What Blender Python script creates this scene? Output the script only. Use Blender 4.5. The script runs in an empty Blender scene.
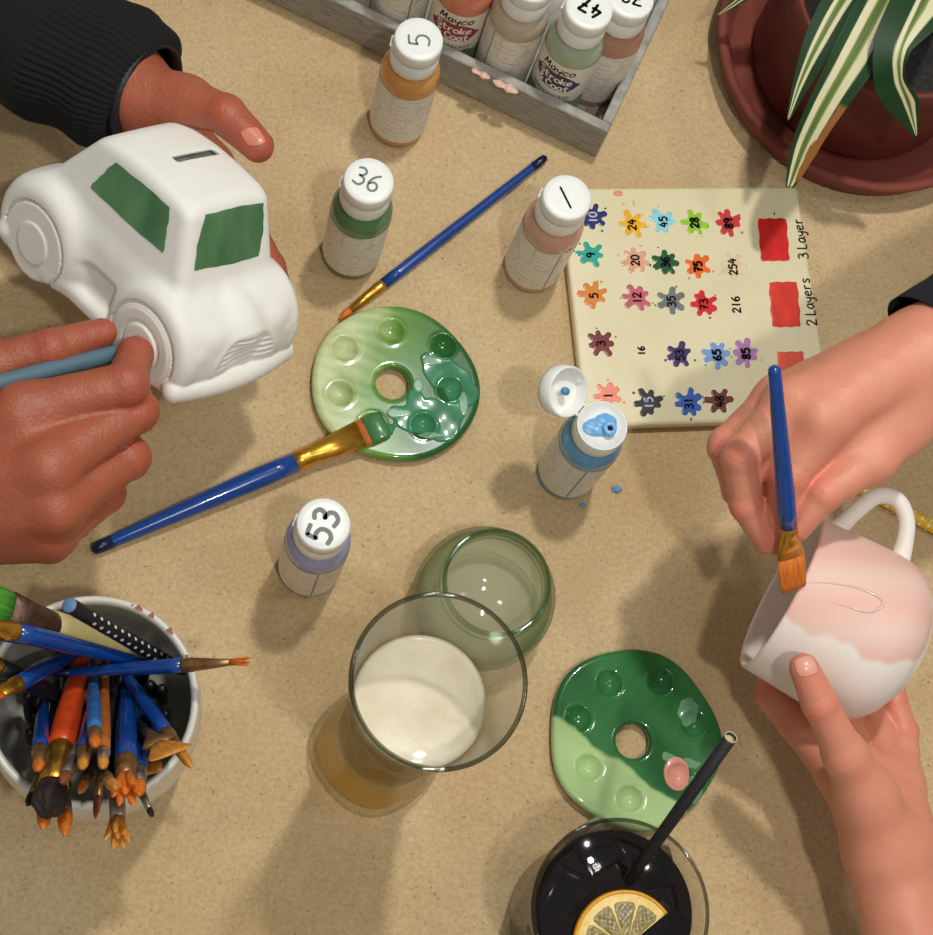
import bpy, bmesh, math, random
import numpy as np
from mathutils import Vector, Matrix
random.seed(4); np.random.seed(4)
SC = bpy.context.scene
COL = SC.collection
pi = math.pi

# ------------------------------------------------------------------ camera calibration
FPX, TILT, ROLL, CH = 1695.88, .3324, .5281, .931
def _rz(a): return np.array([[np.cos(a), -np.sin(a), 0], [np.sin(a), np.cos(a), 0], [0, 0, 1]])
_rt = np.array([[1, 0, 0], [0, np.cos(TILT), -np.sin(TILT)], [0, np.sin(TILT), np.cos(TILT)]])
CR = _rz(-ROLL) @ _rt @ _rz(ROLL)
CAMP = np.array([0, 0, CH])
def ray(x, y):
    d = CR @ np.array([(x-466.5)/FPX, -(y-467.5)/FPX, -1.0]); return d/np.linalg.norm(d)
def P(x, y, z=0.0):
    """the place on the horizontal plane at height z (metres) seen at a pixel of the photograph"""
    d = ray(x, y); return CAMP + d*(z-CH)/d[2]
def pj(X):
    v = (np.asarray(X, float)-CAMP) @ CR
    return np.array([466.5+FPX*v[0]/-v[2], 467.5-FPX*v[1]/-v[2]])

# ------------------------------------------------------------------ object helpers
def tagit(o, label=None, cat=None, group=None, kind=None):
    if label: o['label'] = label
    if cat: o['category'] = cat
    if group: o['group'] = group
    if kind: o['kind'] = kind
    return o
def empty(name, loc, label, cat, group=None, mat=None):
    o = bpy.data.objects.new(name, None); COL.objects.link(o)
    o.empty_display_size = .02
    if mat is not None: o.matrix_world = mat
    else: o.location = Vector(loc)
    return tagit(o, label, cat, group)
def mesh_obj(name, verts, faces, mat, parent=None, smooth=True, label=None):
    me = bpy.data.meshes.new(name)
    me.from_pydata([tuple(map(float, v)) for v in verts], [], [tuple(int(i) for i in f) for f in faces])
    me.update()
    if smooth:
        me.polygons.foreach_set('use_smooth', [True]*len(me.polygons))
    o = bpy.data.objects.new(name, me); COL.objects.link(o)
    if mat: me.materials.append(mat)
    if parent: o.parent = parent
    if label: o['label'] = label
    return o
class MB:
    """collects vertices and faces of one mesh"""
    def __init__(s): s.v = []; s.f = []
    def add(s, v, f):
        b = len(s.v); s.v += [tuple(map(float, x)) for x in v]; s.f += [tuple(int(i)+b for i in q) for q in f]; return s
    def obj(s, name, mat, parent=None, smooth=True, label=None): return mesh_obj(name, s.v, s.f, mat, parent, smooth, label)
def lathe(prof, n=48, closed=False, rfun=None):
    """(r,z) profile about z; r=0 ends become poles"""
    v = []; f = []; rows = []
    for (r, z) in prof:
        if r < 1e-7:
            rows.append([len(v)]); v.append((0, 0, z))
        else:
            rows.append(list(range(len(v), len(v)+n)))
            for k in range(n):
                a = 2*pi*k/n; rr = r*(rfun(a, z) if rfun else 1)
                v.append((rr*math.cos(a), rr*math.sin(a), z))
    m = len(rows)
    for i in range(m if closed else m-1):
        A, B = rows[i], rows[(i+1) % m]
        for k in range(n):
            k2 = (k+1) % n
            if len(A) == 1 and len(B) == 1: continue
            if len(A) == 1: f.append((A[0], B[k2], B[k]))
            elif len(B) == 1: f.append((A[k], A[k2], B[0]))
            else: f.append((A[k], A[k2], B[k2], B[k]))
    return v, f
def smoothprof(pts, n=6):
    """Catmull-Rom through profile / path points"""
    pts = [np.array(p, float) for p in pts]; out = []
    for i in range(len(pts)-1):
        p0 = pts[max(i-1, 0)]; p1 = pts[i]; p2 = pts[i+1]; p3 = pts[min(i+2, len(pts)-1)]
        for k in range(n):
            t = k/n
            out.append(.5*((2*p1)+(-p0+p2)*t+(2*p0-5*p1+4*p2-p3)*t*t+(-p0+3*p1-3*p2+p3)*t**3))
    out.append(pts[-1]); return out
def tube(path, radii, n=20, cap=True, sq=1.0, up=None):
    path = [np.array(p, float) for p in path]; v = []; f = []
    t = [path[min(i+1, len(path)-1)]-path[max(i-1, 0)] for i in range(len(path))]
    t = [a/(np.linalg.norm(a)+1e-12) for a in t]
    u = np.array(up, float) if up is not None else np.cross(t[0], [0.3, .2, 1])
    for i, p in enumerate(path):
        u = u-t[i]*(u@t[i]); u /= np.linalg.norm(u); w = np.cross(t[i], u)
        for k in range(n):
            a = 2*pi*k/n; v.append(p+radii[i]*(u*math.cos(a)*sq+w*math.sin(a)))
    for i in range(len(path)-1):
        for k in range(n):
            k2 = (k+1) % n; f.append((i*n+k, i*n+k2, (i+1)*n+k2, (i+1)*n+k))
    if cap:
        v.append(path[0]); f += [(len(v)-1, (k+1) % n, k) for k in range(n)]
        v.append(path[-1]); b = (len(path)-1)*n; f += [(len(v)-1, b+k, b+(k+1) % n) for k in range(n)]
    return v, f
def bevel_box(lo, hi, r=.002, seg=3):
    bm = bmesh.new(); bmesh.ops.create_cube(bm, size=1)
    for x in bm.verts: x.co = Vector([lo[i]+(x.co[i]+.5)*(hi[i]-lo[i]) for i in range(3)])
    bmesh.ops.bevel(bm, geom=bm.edges[:], offset=r, segments=seg, affect='EDGES', profile=.5)
    bm.verts.index_update()
    v = [tuple(x.co) for x in bm.verts]; f = [tuple(x.index for x in q.verts) for q in bm.faces]; bm.free(); return v, f
def frame(z, x=None):
    """4x4 with local z along z"""
    z = Vector(z).normalized(); x = Vector(x) if x is not None else (Vector((1, 0, 0)) if abs(z.x) < .9 else Vector((0, 1, 0)))
    x = (x-z*x.dot(z)).normalized(); y = z.cross(x)
    return Matrix((x, y, z)).transposed().to_4x4()
def setcol(o, name, vals):
    """per-vertex colour attribute"""
    a = o.data.color_attributes.new(name, 'FLOAT_COLOR', 'POINT')
    arr = np.ones((len(o.data.vertices), 4), np.float32); vals = np.asarray(vals, np.float32)
    if vals.ndim == 1: arr[:, 0] = vals; arr[:, 1] = vals; arr[:, 2] = vals
    else: arr[:, :3] = vals
    a.data.foreach_set('color', arr.ravel())

# ------------------------------------------------------------------ distance-field modelling (mm)
def smin(a, b, k):
    if k <= 0: return np.minimum(a, b)
    h = np.clip(.5+.5*(b-a)/k, 0, 1); return b+(a-b)*h-k*h*(1-h)
def smax(a, b, k): return -smin(-a, -b, k)
def cone(p, a, b, r1, r2):
    a = np.asarray(a, np.float32); b = np.asarray(b, np.float32); ba = b-a; pa = p-a
    t = np.clip((pa@ba)/max(float(ba@ba), 1e-6), 0, 1)
    return np.sqrt(((pa-t[:, None]*ba)**2).sum(1))-(r1+(r2-r1)*t)
def ball(p, c, r): return np.sqrt(((p-np.asarray(c, np.float32))**2).sum(1))-r
def ellips(p, c, r):
    q = p-np.asarray(c, np.float32); r = np.asarray(r, np.float32)
    k0 = np.sqrt(((q/r)**2).sum(1)); k1 = np.sqrt(((q/(r*r))**2).sum(1))+1e-9
    return k0*(k0-1)/k1
def rbox(p, c, hsz, r):
    q = np.abs(p-np.asarray(c, np.float32))-(np.asarray(hsz, np.float32)-r)
    return np.sqrt((np.maximum(q, 0)**2).sum(1))+np.minimum(q.max(1), 0)-r
def cyl(p, c, ax, h, r, rd=1.0):
    """rounded cylinder along axis index ax"""
    q = p-np.asarray(c, np.float32); o = [i for i in range(3) if i != ax]
    d0 = np.sqrt(q[:, o[0]]**2+q[:, o[1]]**2)-(r-rd); d1 = np.abs(q[:, ax])-(h-rd)
    return np.minimum(np.maximum(d0, d1), 0)+np.sqrt(np.maximum(d0, 0)**2+np.maximum(d1, 0)**2)-rd
def nets(f, lo, hi, h, B=8):
    """surface nets over f (signed distance), evaluated only in blocks near the surface"""
    lo = np.asarray(lo, float); hi = np.asarray(hi, float)
    nb = np.maximum(1, np.ceil((hi-lo)/(h*B)).astype(int)); n = nb*B
    F = np.empty(tuple(n), np.float32)
    bi = np.stack(np.meshgrid(*[np.arange(k) for k in nb], indexing='ij'), -1).reshape(-1, 3)
    cen = (lo+(bi*B+(B-1)/2)*h).astype(np.float32); fc = f(cen)
    near = np.abs(fc) < h*B*1.35
    Fb = F.reshape(nb[0], B, nb[1], B, nb[2], B).transpose(0, 2, 4, 1, 3, 5)
    Fb = np.broadcast_to(fc.reshape(tuple(nb)+(1, 1, 1)), Fb.shape).copy()
    off = np.stack(np.meshgrid(*[np.arange(B)]*3, indexing='ij'), -1).reshape(-1, 3)
    nbk = bi[near]
    for s in range(0, len(nbk), 400):
        q = nbk[s:s+400]
        pts = (lo+(q[:, None, :]*B+off[None])*h).reshape(-1, 3).astype(np.float32)
        vals = f(pts).reshape(len(q), B, B, B)
        Fb[q[:, 0], q[:, 1], q[:, 2]] = vals
    F = Fb.transpose(0, 3, 1, 4, 2, 5).reshape(tuple(n))
    ins = F < 0
    c = [(i, j, k) for i in (0, 1) for j in (0, 1) for k in (0, 1)]
    def sl(A, o): return A[o[0]:A.shape[0]-1+o[0], o[1]:A.shape[1]-1+o[1], o[2]:A.shape[2]-1+o[2]]
    cnt = sum(sl(ins, o).astype(np.int8) for o in c)
    act = (cnt > 0) & (cnt < 8)
    idx = np.argwhere(act); vid = -np.ones(act.shape, np.int64); vid[act] = np.arange(len(idx))
    cv = np.stack([sl(F, o)[act] for o in c], 1)
    acc = np.zeros((len(idx), 3)); num = np.zeros(len(idx))
    for a in range(8):
        for b in range(a+1, 8):
            d = [c[b][i]-c[a][i] for i in range(3)]
            if sum(map(abs, d)) != 1: continue
            va, vb = cv[:, a], cv[:, b]; x = (va < 0) != (vb < 0)
            t = np.where(x, va/np.where(x, va-vb, 1), 0)
            acc += np.where(x[:, None], np.array(c[a])+t[:, None]*np.array(d), 0); num += x
    V = lo+(idx+acc/num[:, None])*h
    faces = []
    for ax in range(3):
        o = [i for i in range(3) if i != ax]
        A = ins; s0 = [slice(None)]*3; s1 = [slice(None)]*3
        s0[ax] = slice(0, -1); s1[ax] = slice(1, None)
        ch = A[tuple(s0)] != A[tuple(s1)]
        e = np.argwhere(ch)
        e = e[(e[:, o[0]] > 0) & (e[:, o[1]] > 0) & (e[:, o[0]] < act.shape[o[0]]) & (e[:, o[1]] < act.shape[o[1]])]
        q = []
        for da, db in ((-1, -1), (0, -1), (0, 0), (-1, 0)):
            g = e.copy(); g[:, o[0]] += da; g[:, o[1]] += db; q.append(vid[g[:, 0], g[:, 1], g[:, 2]])
        q = np.stack(q, 1); flip = ~A[e[:, 0], e[:, 1], e[:, 2]]
        if ax == 1: flip = ~flip
        q[flip] = q[flip][:, ::-1]; faces.append(q[(q >= 0).all(1)])
    return V, np.concatenate(faces)
def grad(f, V, e=.3):
    V = V.astype(np.float32); g = np.stack([f(V+np.eye(3, dtype=np.float32)[i]*e)-f(V-np.eye(3, dtype=np.float32)[i]*e) for i in range(3)], 1)
    return g/(np.linalg.norm(g, axis=1, keepdims=True)+1e-9)
def sdf_obj(name, f, lo, hi, h, mat, parent=None, post=None, label=None):
    """f in mm; vertices come out in metres"""
    V, Fc = nets(f, lo, hi, h)
    for _ in range(2):
        d = f(V.astype(np.float32)); V = V-np.clip(d, -h, h)[:, None]*grad(f, V)*.8
    if post is not None: V = post(V)
    return mesh_obj(name, V*.001, Fc, mat, parent, True, label), V
def trace(f, org, dirs, tmax=1500):
    """sphere tracing in mm"""
    t = np.zeros(len(dirs), np.float32)+float(tmax)*0; p = org+dirs*t[:, None]
    for _ in range(90):
        d = f(p.astype(np.float32)); t = t+np.clip(d, -5, 200)*.9; p = org+dirs*t[:, None]
    return p

# ------------------------------------------------------------------ materials
def lin(r, g, b):
    f = lambda c: (c/255/12.92) if c/255 <= .04045 else ((c/255+.055)/1.055)**2.4
    return (f(r), f(g), f(b))
def nodes(name):
    m = bpy.data.materials.new(name); m.use_nodes = True
    nt = m.node_tree; b = nt.nodes['Principled BSDF']; return m, nt, b
def N(nt, t, **k):
    n = nt.nodes.new(t)
    for a, v in k.items():
        if hasattr(n, a): setattr(n, a, v)
        else: n.inputs[a.replace('_', ' ')].default_value = v
    return n
def mat(name, col, rough=.5, var=.0, vscale=40, bump=0, bscale=300, metal=0, sss=0, coat=0, spec=.5, col2=None, stretch=None):
    m, nt, b = nodes(name); L = nt.links.new
    b.inputs['Base Color'].default_value = (*col, 1); b.inputs['Roughness'].default_value = rough
    b.inputs['Metallic'].default_value = metal; b.inputs['Specular IOR Level'].default_value = spec
    if coat: b.inputs['Coat Weight'].default_value = coat; b.inputs['Coat Roughness'].default_value = .03
    if sss:
        b.inputs['Subsurface Weight'].default_value = sss; b.inputs['Subsurface Radius'].default_value = (1, .35, .2); b.inputs['Subsurface Scale'].default_value = .003
    tc = N(nt, 'ShaderNodeTexCoord'); src = tc.outputs['Object']
    if stretch:
        mp = N(nt, 'ShaderNodeMapping'); mp.inputs['Scale'].default_value = stretch; L(src, mp.inputs[0]); src = mp.outputs[0]
    if var or col2:
        nz = N(nt, 'ShaderNodeTexNoise'); nz.inputs['Scale'].default_value = vscale; nz.inputs['Detail'].default_value = 5; L(src, nz.inputs['Vector'])
        rp = N(nt, 'ShaderNodeValToRGB'); L(nz.outputs[0], rp.inputs[0])
        c2 = col2 or tuple(min(1, c*(1+var)) for c in col); c1 = col if col2 else tuple(c*(1-var) for c in col)
        rp.color_ramp.elements[0].position = .3; rp.color_ramp.elements[1].position = .7
        rp.color_ramp.elements[0].color = (*c1, 1); rp.color_ramp.elements[1].color = (*c2, 1)
        L(rp.outputs[0], b.inputs['Base Color'])
    if bump:
        nb = N(nt, 'ShaderNodeTexNoise'); nb.inputs['Scale'].default_value = bscale; nb.inputs['Detail'].default_value = 4; L(src, nb.inputs['Vector'])
        bp = N(nt, 'ShaderNodeBump'); bp.inputs['Strength'].default_value = bump; bp.inputs['Distance'].default_value = .001; L(nb.outputs[0], bp.inputs['Height']); L(bp.outputs[0], b.inputs['Normal'])
    return m
def attr_mat(name, att, c0, c1, rough=.5, coat=0, bump=0, bscale=300, sss=0, var=0.0, vscale=60):
    """mixes two colours by a vertex attribute"""
    m, nt, b = nodes(name); L = nt.links.new
    a = N(nt, 'ShaderNodeVertexColor'); a.layer_name = att
    rp = N(nt, 'ShaderNodeMix'); rp.data_type = 'RGBA'
    rp.inputs[6].default_value = (*c0, 1); rp.inputs[7].default_value = (*c1, 1); L(a.outputs[0], rp.inputs[0])
    out = rp.outputs[2]; tc = N(nt, 'ShaderNodeTexCoord')
    if var:
        nz = N(nt, 'ShaderNodeTexNoise'); nz.inputs['Scale'].default_value = vscale; nz.inputs['Detail'].default_value = 6; L(tc.outputs['Object'], nz.inputs['Vector'])
        mr = N(nt, 'ShaderNodeMapRange'); mr.inputs[3].default_value = 1-var; mr.inputs[4].default_value = 1+var; L(nz.outputs[0], mr.inputs[0])
        mx = N(nt, 'ShaderNodeMix'); mx.data_type = 'RGBA'; mx.blend_type = 'MULTIPLY'; mx.inputs[0].default_value = 1; L(out, mx.inputs[6]); L(mr.outputs[0], mx.inputs[7]); out = mx.outputs[2]
    L(out, b.inputs['Base Color']); b.inputs['Roughness'].default_value = rough
    if coat: b.inputs['Coat Weight'].default_value = coat; b.inputs['Coat Roughness'].default_value = .04
    if sss:
        b.inputs['Subsurface Weight'].default_value = sss; b.inputs['Subsurface Radius'].default_value = (1, .35, .2); b.inputs['Subsurface Scale'].default_value = .004
    if bump:
        nb = N(nt, 'ShaderNodeTexNoise'); nb.inputs['Scale'].default_value = bscale; nb.inputs['Detail'].default_value = 4; L(tc.outputs['Object'], nb.inputs['Vector'])
        bp = N(nt, 'ShaderNodeBump'); bp.inputs['Strength'].default_value = bump; bp.inputs['Distance'].default_value = .001; L(nb.outputs[0], bp.inputs['Height']); L(bp.outputs[0], b.inputs['Normal'])
    return m
def rgb_mat(name, att, rough=.4, coat=0, spec=.5):
    m, nt, b = nodes(name); b.inputs['Specular IOR Level'].default_value = spec; a = N(nt, 'ShaderNodeVertexColor'); a.layer_name = att
    nt.links.new(a.outputs[0], b.inputs['Base Color']); b.inputs['Roughness'].default_value = rough
    if coat: b.inputs['Coat Weight'].default_value = coat; b.inputs['Coat Roughness'].default_value = .02
    return m
def clear_glass(name, tint=(1, 1, 1), edge=(.5, .6, .5), refl=.9, power=4.5):
    """thin-walled clear glass: tinted transparency that deepens at grazing angles, plus a mirror reflection"""
    m, nt, b = nodes(name); L = nt.links.new; nt.nodes.remove(b); out = nt.nodes['Material Output']
    lw = N(nt, 'ShaderNodeLayerWeight'); lw.inputs[0].default_value = .5
    pw = N(nt, 'ShaderNodeMath'); pw.operation = 'POWER'; pw.inputs[1].default_value = power; L(lw.outputs['Facing'], pw.inputs[0])
    mx = N(nt, 'ShaderNodeMix'); mx.data_type = 'RGBA'; mx.inputs[6].default_value = (*tint, 1); mx.inputs[7].default_value = (*edge, 1); L(pw.outputs[0], mx.inputs[0])
    tr = N(nt, 'ShaderNodeBsdfTransparent'); L(mx.outputs[2], tr.inputs[0])
    gl = N(nt, 'ShaderNodeBsdfGlossy'); gl.inputs['Roughness'].default_value = .03; gl.inputs[0].default_value = (refl, refl, refl, 1)
    p5 = N(nt, 'ShaderNodeMath'); p5.operation = 'POWER'; p5.inputs[1].default_value = 5; L(lw.outputs['Facing'], p5.inputs[0])
    fr = N(nt, 'ShaderNodeMath'); fr.operation = 'MULTIPLY_ADD'; fr.inputs[1].default_value = .6; fr.inputs[2].default_value = .04; L(p5.outputs[0], fr.inputs[0])
    ms = N(nt, 'ShaderNodeMixShader'); L(fr.outputs[0], ms.inputs[0]); L(tr.outputs[0], ms.inputs[1]); L(gl.outputs[0], ms.inputs[2]); L(ms.outputs[0], out.inputs[0])
    return m
def liquid(name, col, rough=.02, mixt=.3, tint=(1, .7, .3), ior=1.34):
    m, nt, b = nodes(name); L = nt.links.new; out = nt.nodes['Material Output']
    b.inputs['Base Color'].default_value = (*col, 1); b.inputs['Transmission Weight'].default_value = 1; b.inputs['Roughness'].default_value = rough; b.inputs['IOR'].default_value = ior
    tr = N(nt, 'ShaderNodeBsdfTransparent'); tr.inputs[0].default_value = (*tint, 1)
    ms = N(nt, 'ShaderNodeMixShader'); ms.inputs[0].default_value = mixt; L(b.outputs[0], ms.inputs[1]); L(tr.outputs[0], ms.inputs[2]); L(ms.outputs[0], out.inputs[0])
    return m
def milky(name, col, alpha, rough=.1):
    m, nt, b = nodes(name); L = nt.links.new; out = nt.nodes['Material Output']
    b.inputs['Base Color'].default_value = (*col, 1); b.inputs['Roughness'].default_value = rough
    tr = N(nt, 'ShaderNodeBsdfTransparent'); ms = N(nt, 'ShaderNodeMixShader'); ms.inputs[0].default_value = alpha
    L(tr.outputs[0], ms.inputs[1]); L(b.outputs[0], ms.inputs[2]); L(ms.outputs[0], out.inputs[0]); return m

M = {}
M['cap'] = mat('white cap plastic', lin(236, 236, 230), .38, var=.03, vscale=120)
M['ink'] = mat('grey black marker', lin(14, 14, 16), .7, spec=.15)
M['inkgrey'] = mat('faded marker', lin(105, 112, 112), .5)
M['inkgreen'] = mat('green paint mark', lin(70, 105, 75), .5)
M['bisque'] = mat('white bisque', lin(234, 231, 222), .62, var=.02, vscale=60, bump=.08, bscale=900, sss=.05)
M['blue_handle'] = mat('blue lacquer', lin(4, 62, 140), .22, coat=.5, var=.12, vscale=90)
M['blue_pale'] = mat('worn light blue lacquer', lin(45, 110, 175), .35, var=.35, vscale=220)
M['blue_tail'] = mat('dark blue tip', lin(6, 22, 62), .3)
M['gold'] = mat('brass ferrule', lin(214, 160, 60), .28, metal=.9, var=.12, vscale=160)
M['gold_dull'] = mat('worn ferrule', lin(150, 112, 70), .38, metal=.75, var=.25, vscale=200)
M['silver'] = mat('aluminium ferrule', lin(160, 150, 138), .35, metal=.85, var=.25, vscale=200)
M['orange_hair'] = mat('orange bristles', lin(228, 128, 32), .6, col2=lin(196, 92, 18), vscale=900, bump=.6, bscale=1500, stretch=(1, 1, .12))
M['tan_hair'] = mat('tan bristles', lin(226, 160, 62), .6, col2=lin(190, 112, 36), vscale=900, bump=.6, bscale=1500, stretch=(1, 1, .12))
M['dark_hair'] = mat('dark bristles', lin(52, 30, 24), .7, col2=lin(28, 16, 14), vscale=900, bump=.8, bscale=1500, stretch=(1, 1, .15))
M['brown_hair'] = mat('brown bristles', lin(150, 84, 40), .65, col2=lin(104, 56, 26), vscale=900, bump=.6, bscale=1500, stretch=(1, 1, .12))
M['green_hair'] = mat('green bristles', lin(88, 168, 52), .55, col2=lin(50, 128, 36), vscale=700, bump=.7, bscale=1500, stretch=(1, 1, .1))

# ------------------------------------------------------------------ stroke lettering
GL = {
 '0': [[(.3, 1), (.08, .8), (.02, .5), (.1, .15), (.3, 0), (.5, .15), (.58, .5), (.5, .82), (.3, 1)]],
 '1': [[(.3, 1), (.3, .5), (.3, 0)]],
 '2': [[(.04, .78), (.15, .95), (.34, 1), (.52, .85), (.46, .6), (.2, .25), (.02, .02)], [(.02, .02), (.3, .04), (.6, .02)]],
 '3': [[(.05, .92), (.3, 1), (.5, .85), (.42, .62), (.22, .54)], [(.22, .54), (.5, .46), (.56, .22), (.35, .01), (.03, .08)]],
 '4': [[(.3, 1), (.14, .65), (.03, .38)], [(.03, .38), (.3, .38), (.6, .4)], [(.46, .72), (.44, .4), (.42, 0)]],
 '5': [[(.55, .98), (.3, .98), (.12, .96)], [(.12, .96), (.1, .75), (.08, .57)], [(.08, .57), (.3, .64), (.53, .5), (.54, .2), (.33, .01), (.04, .06)]],
 '6': [[(.48, .98), (.22, .78), (.06, .45), (.1, .12), (.3, 0), (.52, .14), (.5, .4), (.3, .5), (.08, .34)]],
 '7': [[(.03, .96), (.3, .97), (.58, .96)], [(.58, .96), (.38, .5), (.24, 0)], [(.18, .5), (.34, .52), (.5, .5)]],
 '8': [[(.5, .85), (.3, 1), (.1, .85), (.14, .64), (.44, .4), (.54, .18), (.3, 0), (.06, .18), (.16, .42), (.44, .64), (.5, .85)]],
 '9': [[(.52, .78), (.34, 1), (.1, .88), (.08, .62), (.28, .5), (.5, .64), (.52, .78)], [(.52, .78), (.5, .4), (.4, 0)]],
 'L': [[(.1, 1), (.08, .5), (.06, .02)], [(.06, .02), (.3, 0), (.5, .02)]],
 'a': [[(.5, .56), (.28, .64), (.06, .4), (.12, .08), (.32, .04), (.48, .3), (.5, .56)], [(.5, .56), (.5, .2), (.62, .02)]],
 'y': [[(.06, .6), (.12, .3), (.3, .2), (.48, .34)], [(.52, .62), (.48, .1), (.34, -.34), (.1, -.3)]],
 'e': [[(.08, .32), (.3, .36), (.5, .44), (.4, .62), (.18, .58), (.06, .3), (.2, .03), (.52, .1)]],
 'r': [[(.12, .62), (.14, .3), (.12, 0)], [(.13, .36), (.26, .58), (.48, .6)]],
 's': [[(.48, .56), (.28, .64), (.12, .5), (.28, .34), (.46, .2), (.32, .02), (.06, .08)]],
 'M': [[(.03, 0), (.08, .5), (.14, 1)], [(.14, 1), (.26, .5), (.36, .25)], [(.36, .25), (.5, .6), (.62, 1)], [(.62, 1), (.66, .5), (.74, 0)]],
 'c': [[(.5, .52), (.3, .64), (.08, .42), (.1, .12), (.3, .02), (.52, .12)]],
 'o': [[(.3, .64), (.08, .48), (.08, .16), (.3, .02), (.52, .16), (.52, .48), (.3, .64)]],
 't': [[(.26, .95), (.24, .4), (.3, .06), (.48, .06)], [(.06, .62), (.28, .64), (.5, .64)]],
 'k': [[(.1, 1), (.1, .5), (.1, 0)], [(.5, .62), (.3, .42), (.12, .32)], [(.14, .34), (.34, .18), (.54, 0)]],
 'S': [[(.54, .86), (.32, 1), (.08, .84), (.16, .6), (.44, .42), (.54, .2), (.3, 0), (.04, .12)]],
 'C': [[(.56, .82), (.34, 1), (.08, .74), (.06, .28), (.3, 0), (.58, .16)]],
 '&': [[(.56, .02), (.3, .4), (.14, .78), (.28, 1), (.42, .8), (.12, .36), (.1, .1), (.3, 0), (.58, .42)]],
 'W': [[(.02, 1), (.12, .4), (.18, 0)], [(.18, 0), (.28, .4), (.34, .7)], [(.34, .7), (.42, .3), (.5, 0)], [(.5, 0), (.6, .5), (.66, 1)]],
 'N': [[(.08, 0), (.08, .5), (.08, 1)], [(.08, 1), (.3, .5), (.5, 0)], [(.5, 0), (.5, .5), (.5, 1)]],
 'O': [[(.3, 1), (.06, .75), (.06, .25), (.3, 0), (.54, .25), (.54, .75), (.3, 1)]],
 'D': [[(.08, 0), (.08, .5), (.08, 1)], [(.08, 1), (.45, .85), (.54, .5), (.45, .12), (.08, 0)]],
 'E': [[(.52, 1), (.3, 1), (.08, 1)], [(.08, 1), (.08, .5), (.08, 0)], [(.08, .52), (.25, .52), (.42, .52)], [(.08, 0), (.3, 0), (.54, 0)]],
 'R': [[(.08, 0), (.08, .5), (.08, 1)], [(.08, 1), (.42, .95), (.46, .65), (.08, .5)], [(.2, .5), (.36, .25), (.54, 0)]],
 'G': [[(.54, .84), (.32, 1), (.06, .7), (.08, .25), (.32, 0), (.54, .2), (.54, .44)], [(.34, .44), (.45, .44), (.56, .44)]],
 'A': [[(.02, 0), (.16, .5), (.3, 1)], [(.3, 1), (.44, .5), (.58, 0)], [(.12, .36), (.3, .36), (.48, .36)]],
 'Z': [[(.06, 1), (.3, 1), (.54, 1)], [(.54, 1), (.3, .5), (.05, 0)], [(.05, 0), (.3, 0), (.55, 0)]],
 'H': [[(.08, 0), (.08, .5), (.08, 1)], [(.5, 0), (.5, .5), (.5, 1)], [(.08, .5), (.3, .5), (.5, .5)]],
}
def ribbon(mb, pts, w, mapf, lift=.00015):
    """flat ink stroke along 2-D points, laid on a surface by mapf(u,v,lift)"""
    pts = smoothprof([(p[0], p[1]) for p in pts], 5); n = len(pts); v = []
    for i, p in enumerate(pts):
        t = pts[min(i+1, n-1)]-pts[max(i-1, 0)]; t = t/(np.linalg.norm(t)+1e-12); nn = np.array([-t[1], t[0]])
        ww = w*(.7 if i in (0, n-1) else 1)/2; e = t*w*.25*(-1 if i == 0 else 1 if i == n-1 else 0)
        v += [mapf(*(p+e+nn*ww), lift), mapf(*(p+e-nn*ww), lift)]
    mb.add(v, [(2*i, 2*i+1, 2*i+3, 2*i+2) for i in range(n-1)])
def write(mb, text, h, w, mapf, sp=.72, center=True, lift=.00015, slant=0):
    adv = [0 if False else (.36 if ch == ' ' else (.9 if ch in 'MW' else sp)) for ch in text]
    x = -sum(adv)*h/2 if center else 0
    for ch, a in zip(text, adv):
        for st in GL.get(ch, []): ribbon(mb, [(x+(q[0]+slant*q[1])*h, (q[1]-.5)*h) for q in st], w, mapf, lift)
        x += a*h

# ================================================================== camera, lamps, world
cam = bpy.data.cameras.new('camera'); co = bpy.data.objects.new('camera', cam); COL.objects.link(co)
cam.sensor_fit = 'HORIZONTAL'; cam.sensor_width = 36; cam.lens = 36*FPX/933; cam.clip_start = .01
co.matrix_world = Matrix.Translation((0, 0, CH)) @ Matrix([[float(x) for x in r] for r in CR]).to_4x4()
SC.camera = co
def lamp(name, loc, power, rad, col):
    l = bpy.data.lights.new(name, 'POINT'); l.energy = power; l.shadow_soft_size = rad; l.color = col
    o = bpy.data.objects.new(name, l); COL.objects.link(o); o.location = loc; return o
lamp('ceiling_lamp', (.33, .72, 1.55), 40, .042, (1, 1, .95))
lamp('ceiling_lamp_near_viewer', (.24, -.22, 1.60), 24, .034, (1, .99, .93))
lamp('added_fill_lamp', (1.0, .25, 1.7), 10, .09, (.97, 1, 1))  # fill added from the right; the shadows need only the other two lamps
W = bpy.data.worlds.new('room_light'); SC.world = W; W.use_nodes = True
bg = W.node_tree.nodes['Background']; bg.inputs[0].default_value = (1.0, .99, .97, 1); bg.inputs[1].default_value = .26
SC.cycles.max_bounces = 16; SC.cycles.transmission_bounces = 16; SC.cycles.transparent_max_bounces = 40; SC.cycles.caustics_refractive = True; SC.cycles.blur_glossy = .5
SC.view_settings.view_transform = 'Standard'; SC.view_settings.look = 'None'; SC.view_settings.gamma = 1
SC.view_settings.use_curve_mapping = False; SC.view_settings.exposure = 0.1

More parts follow.
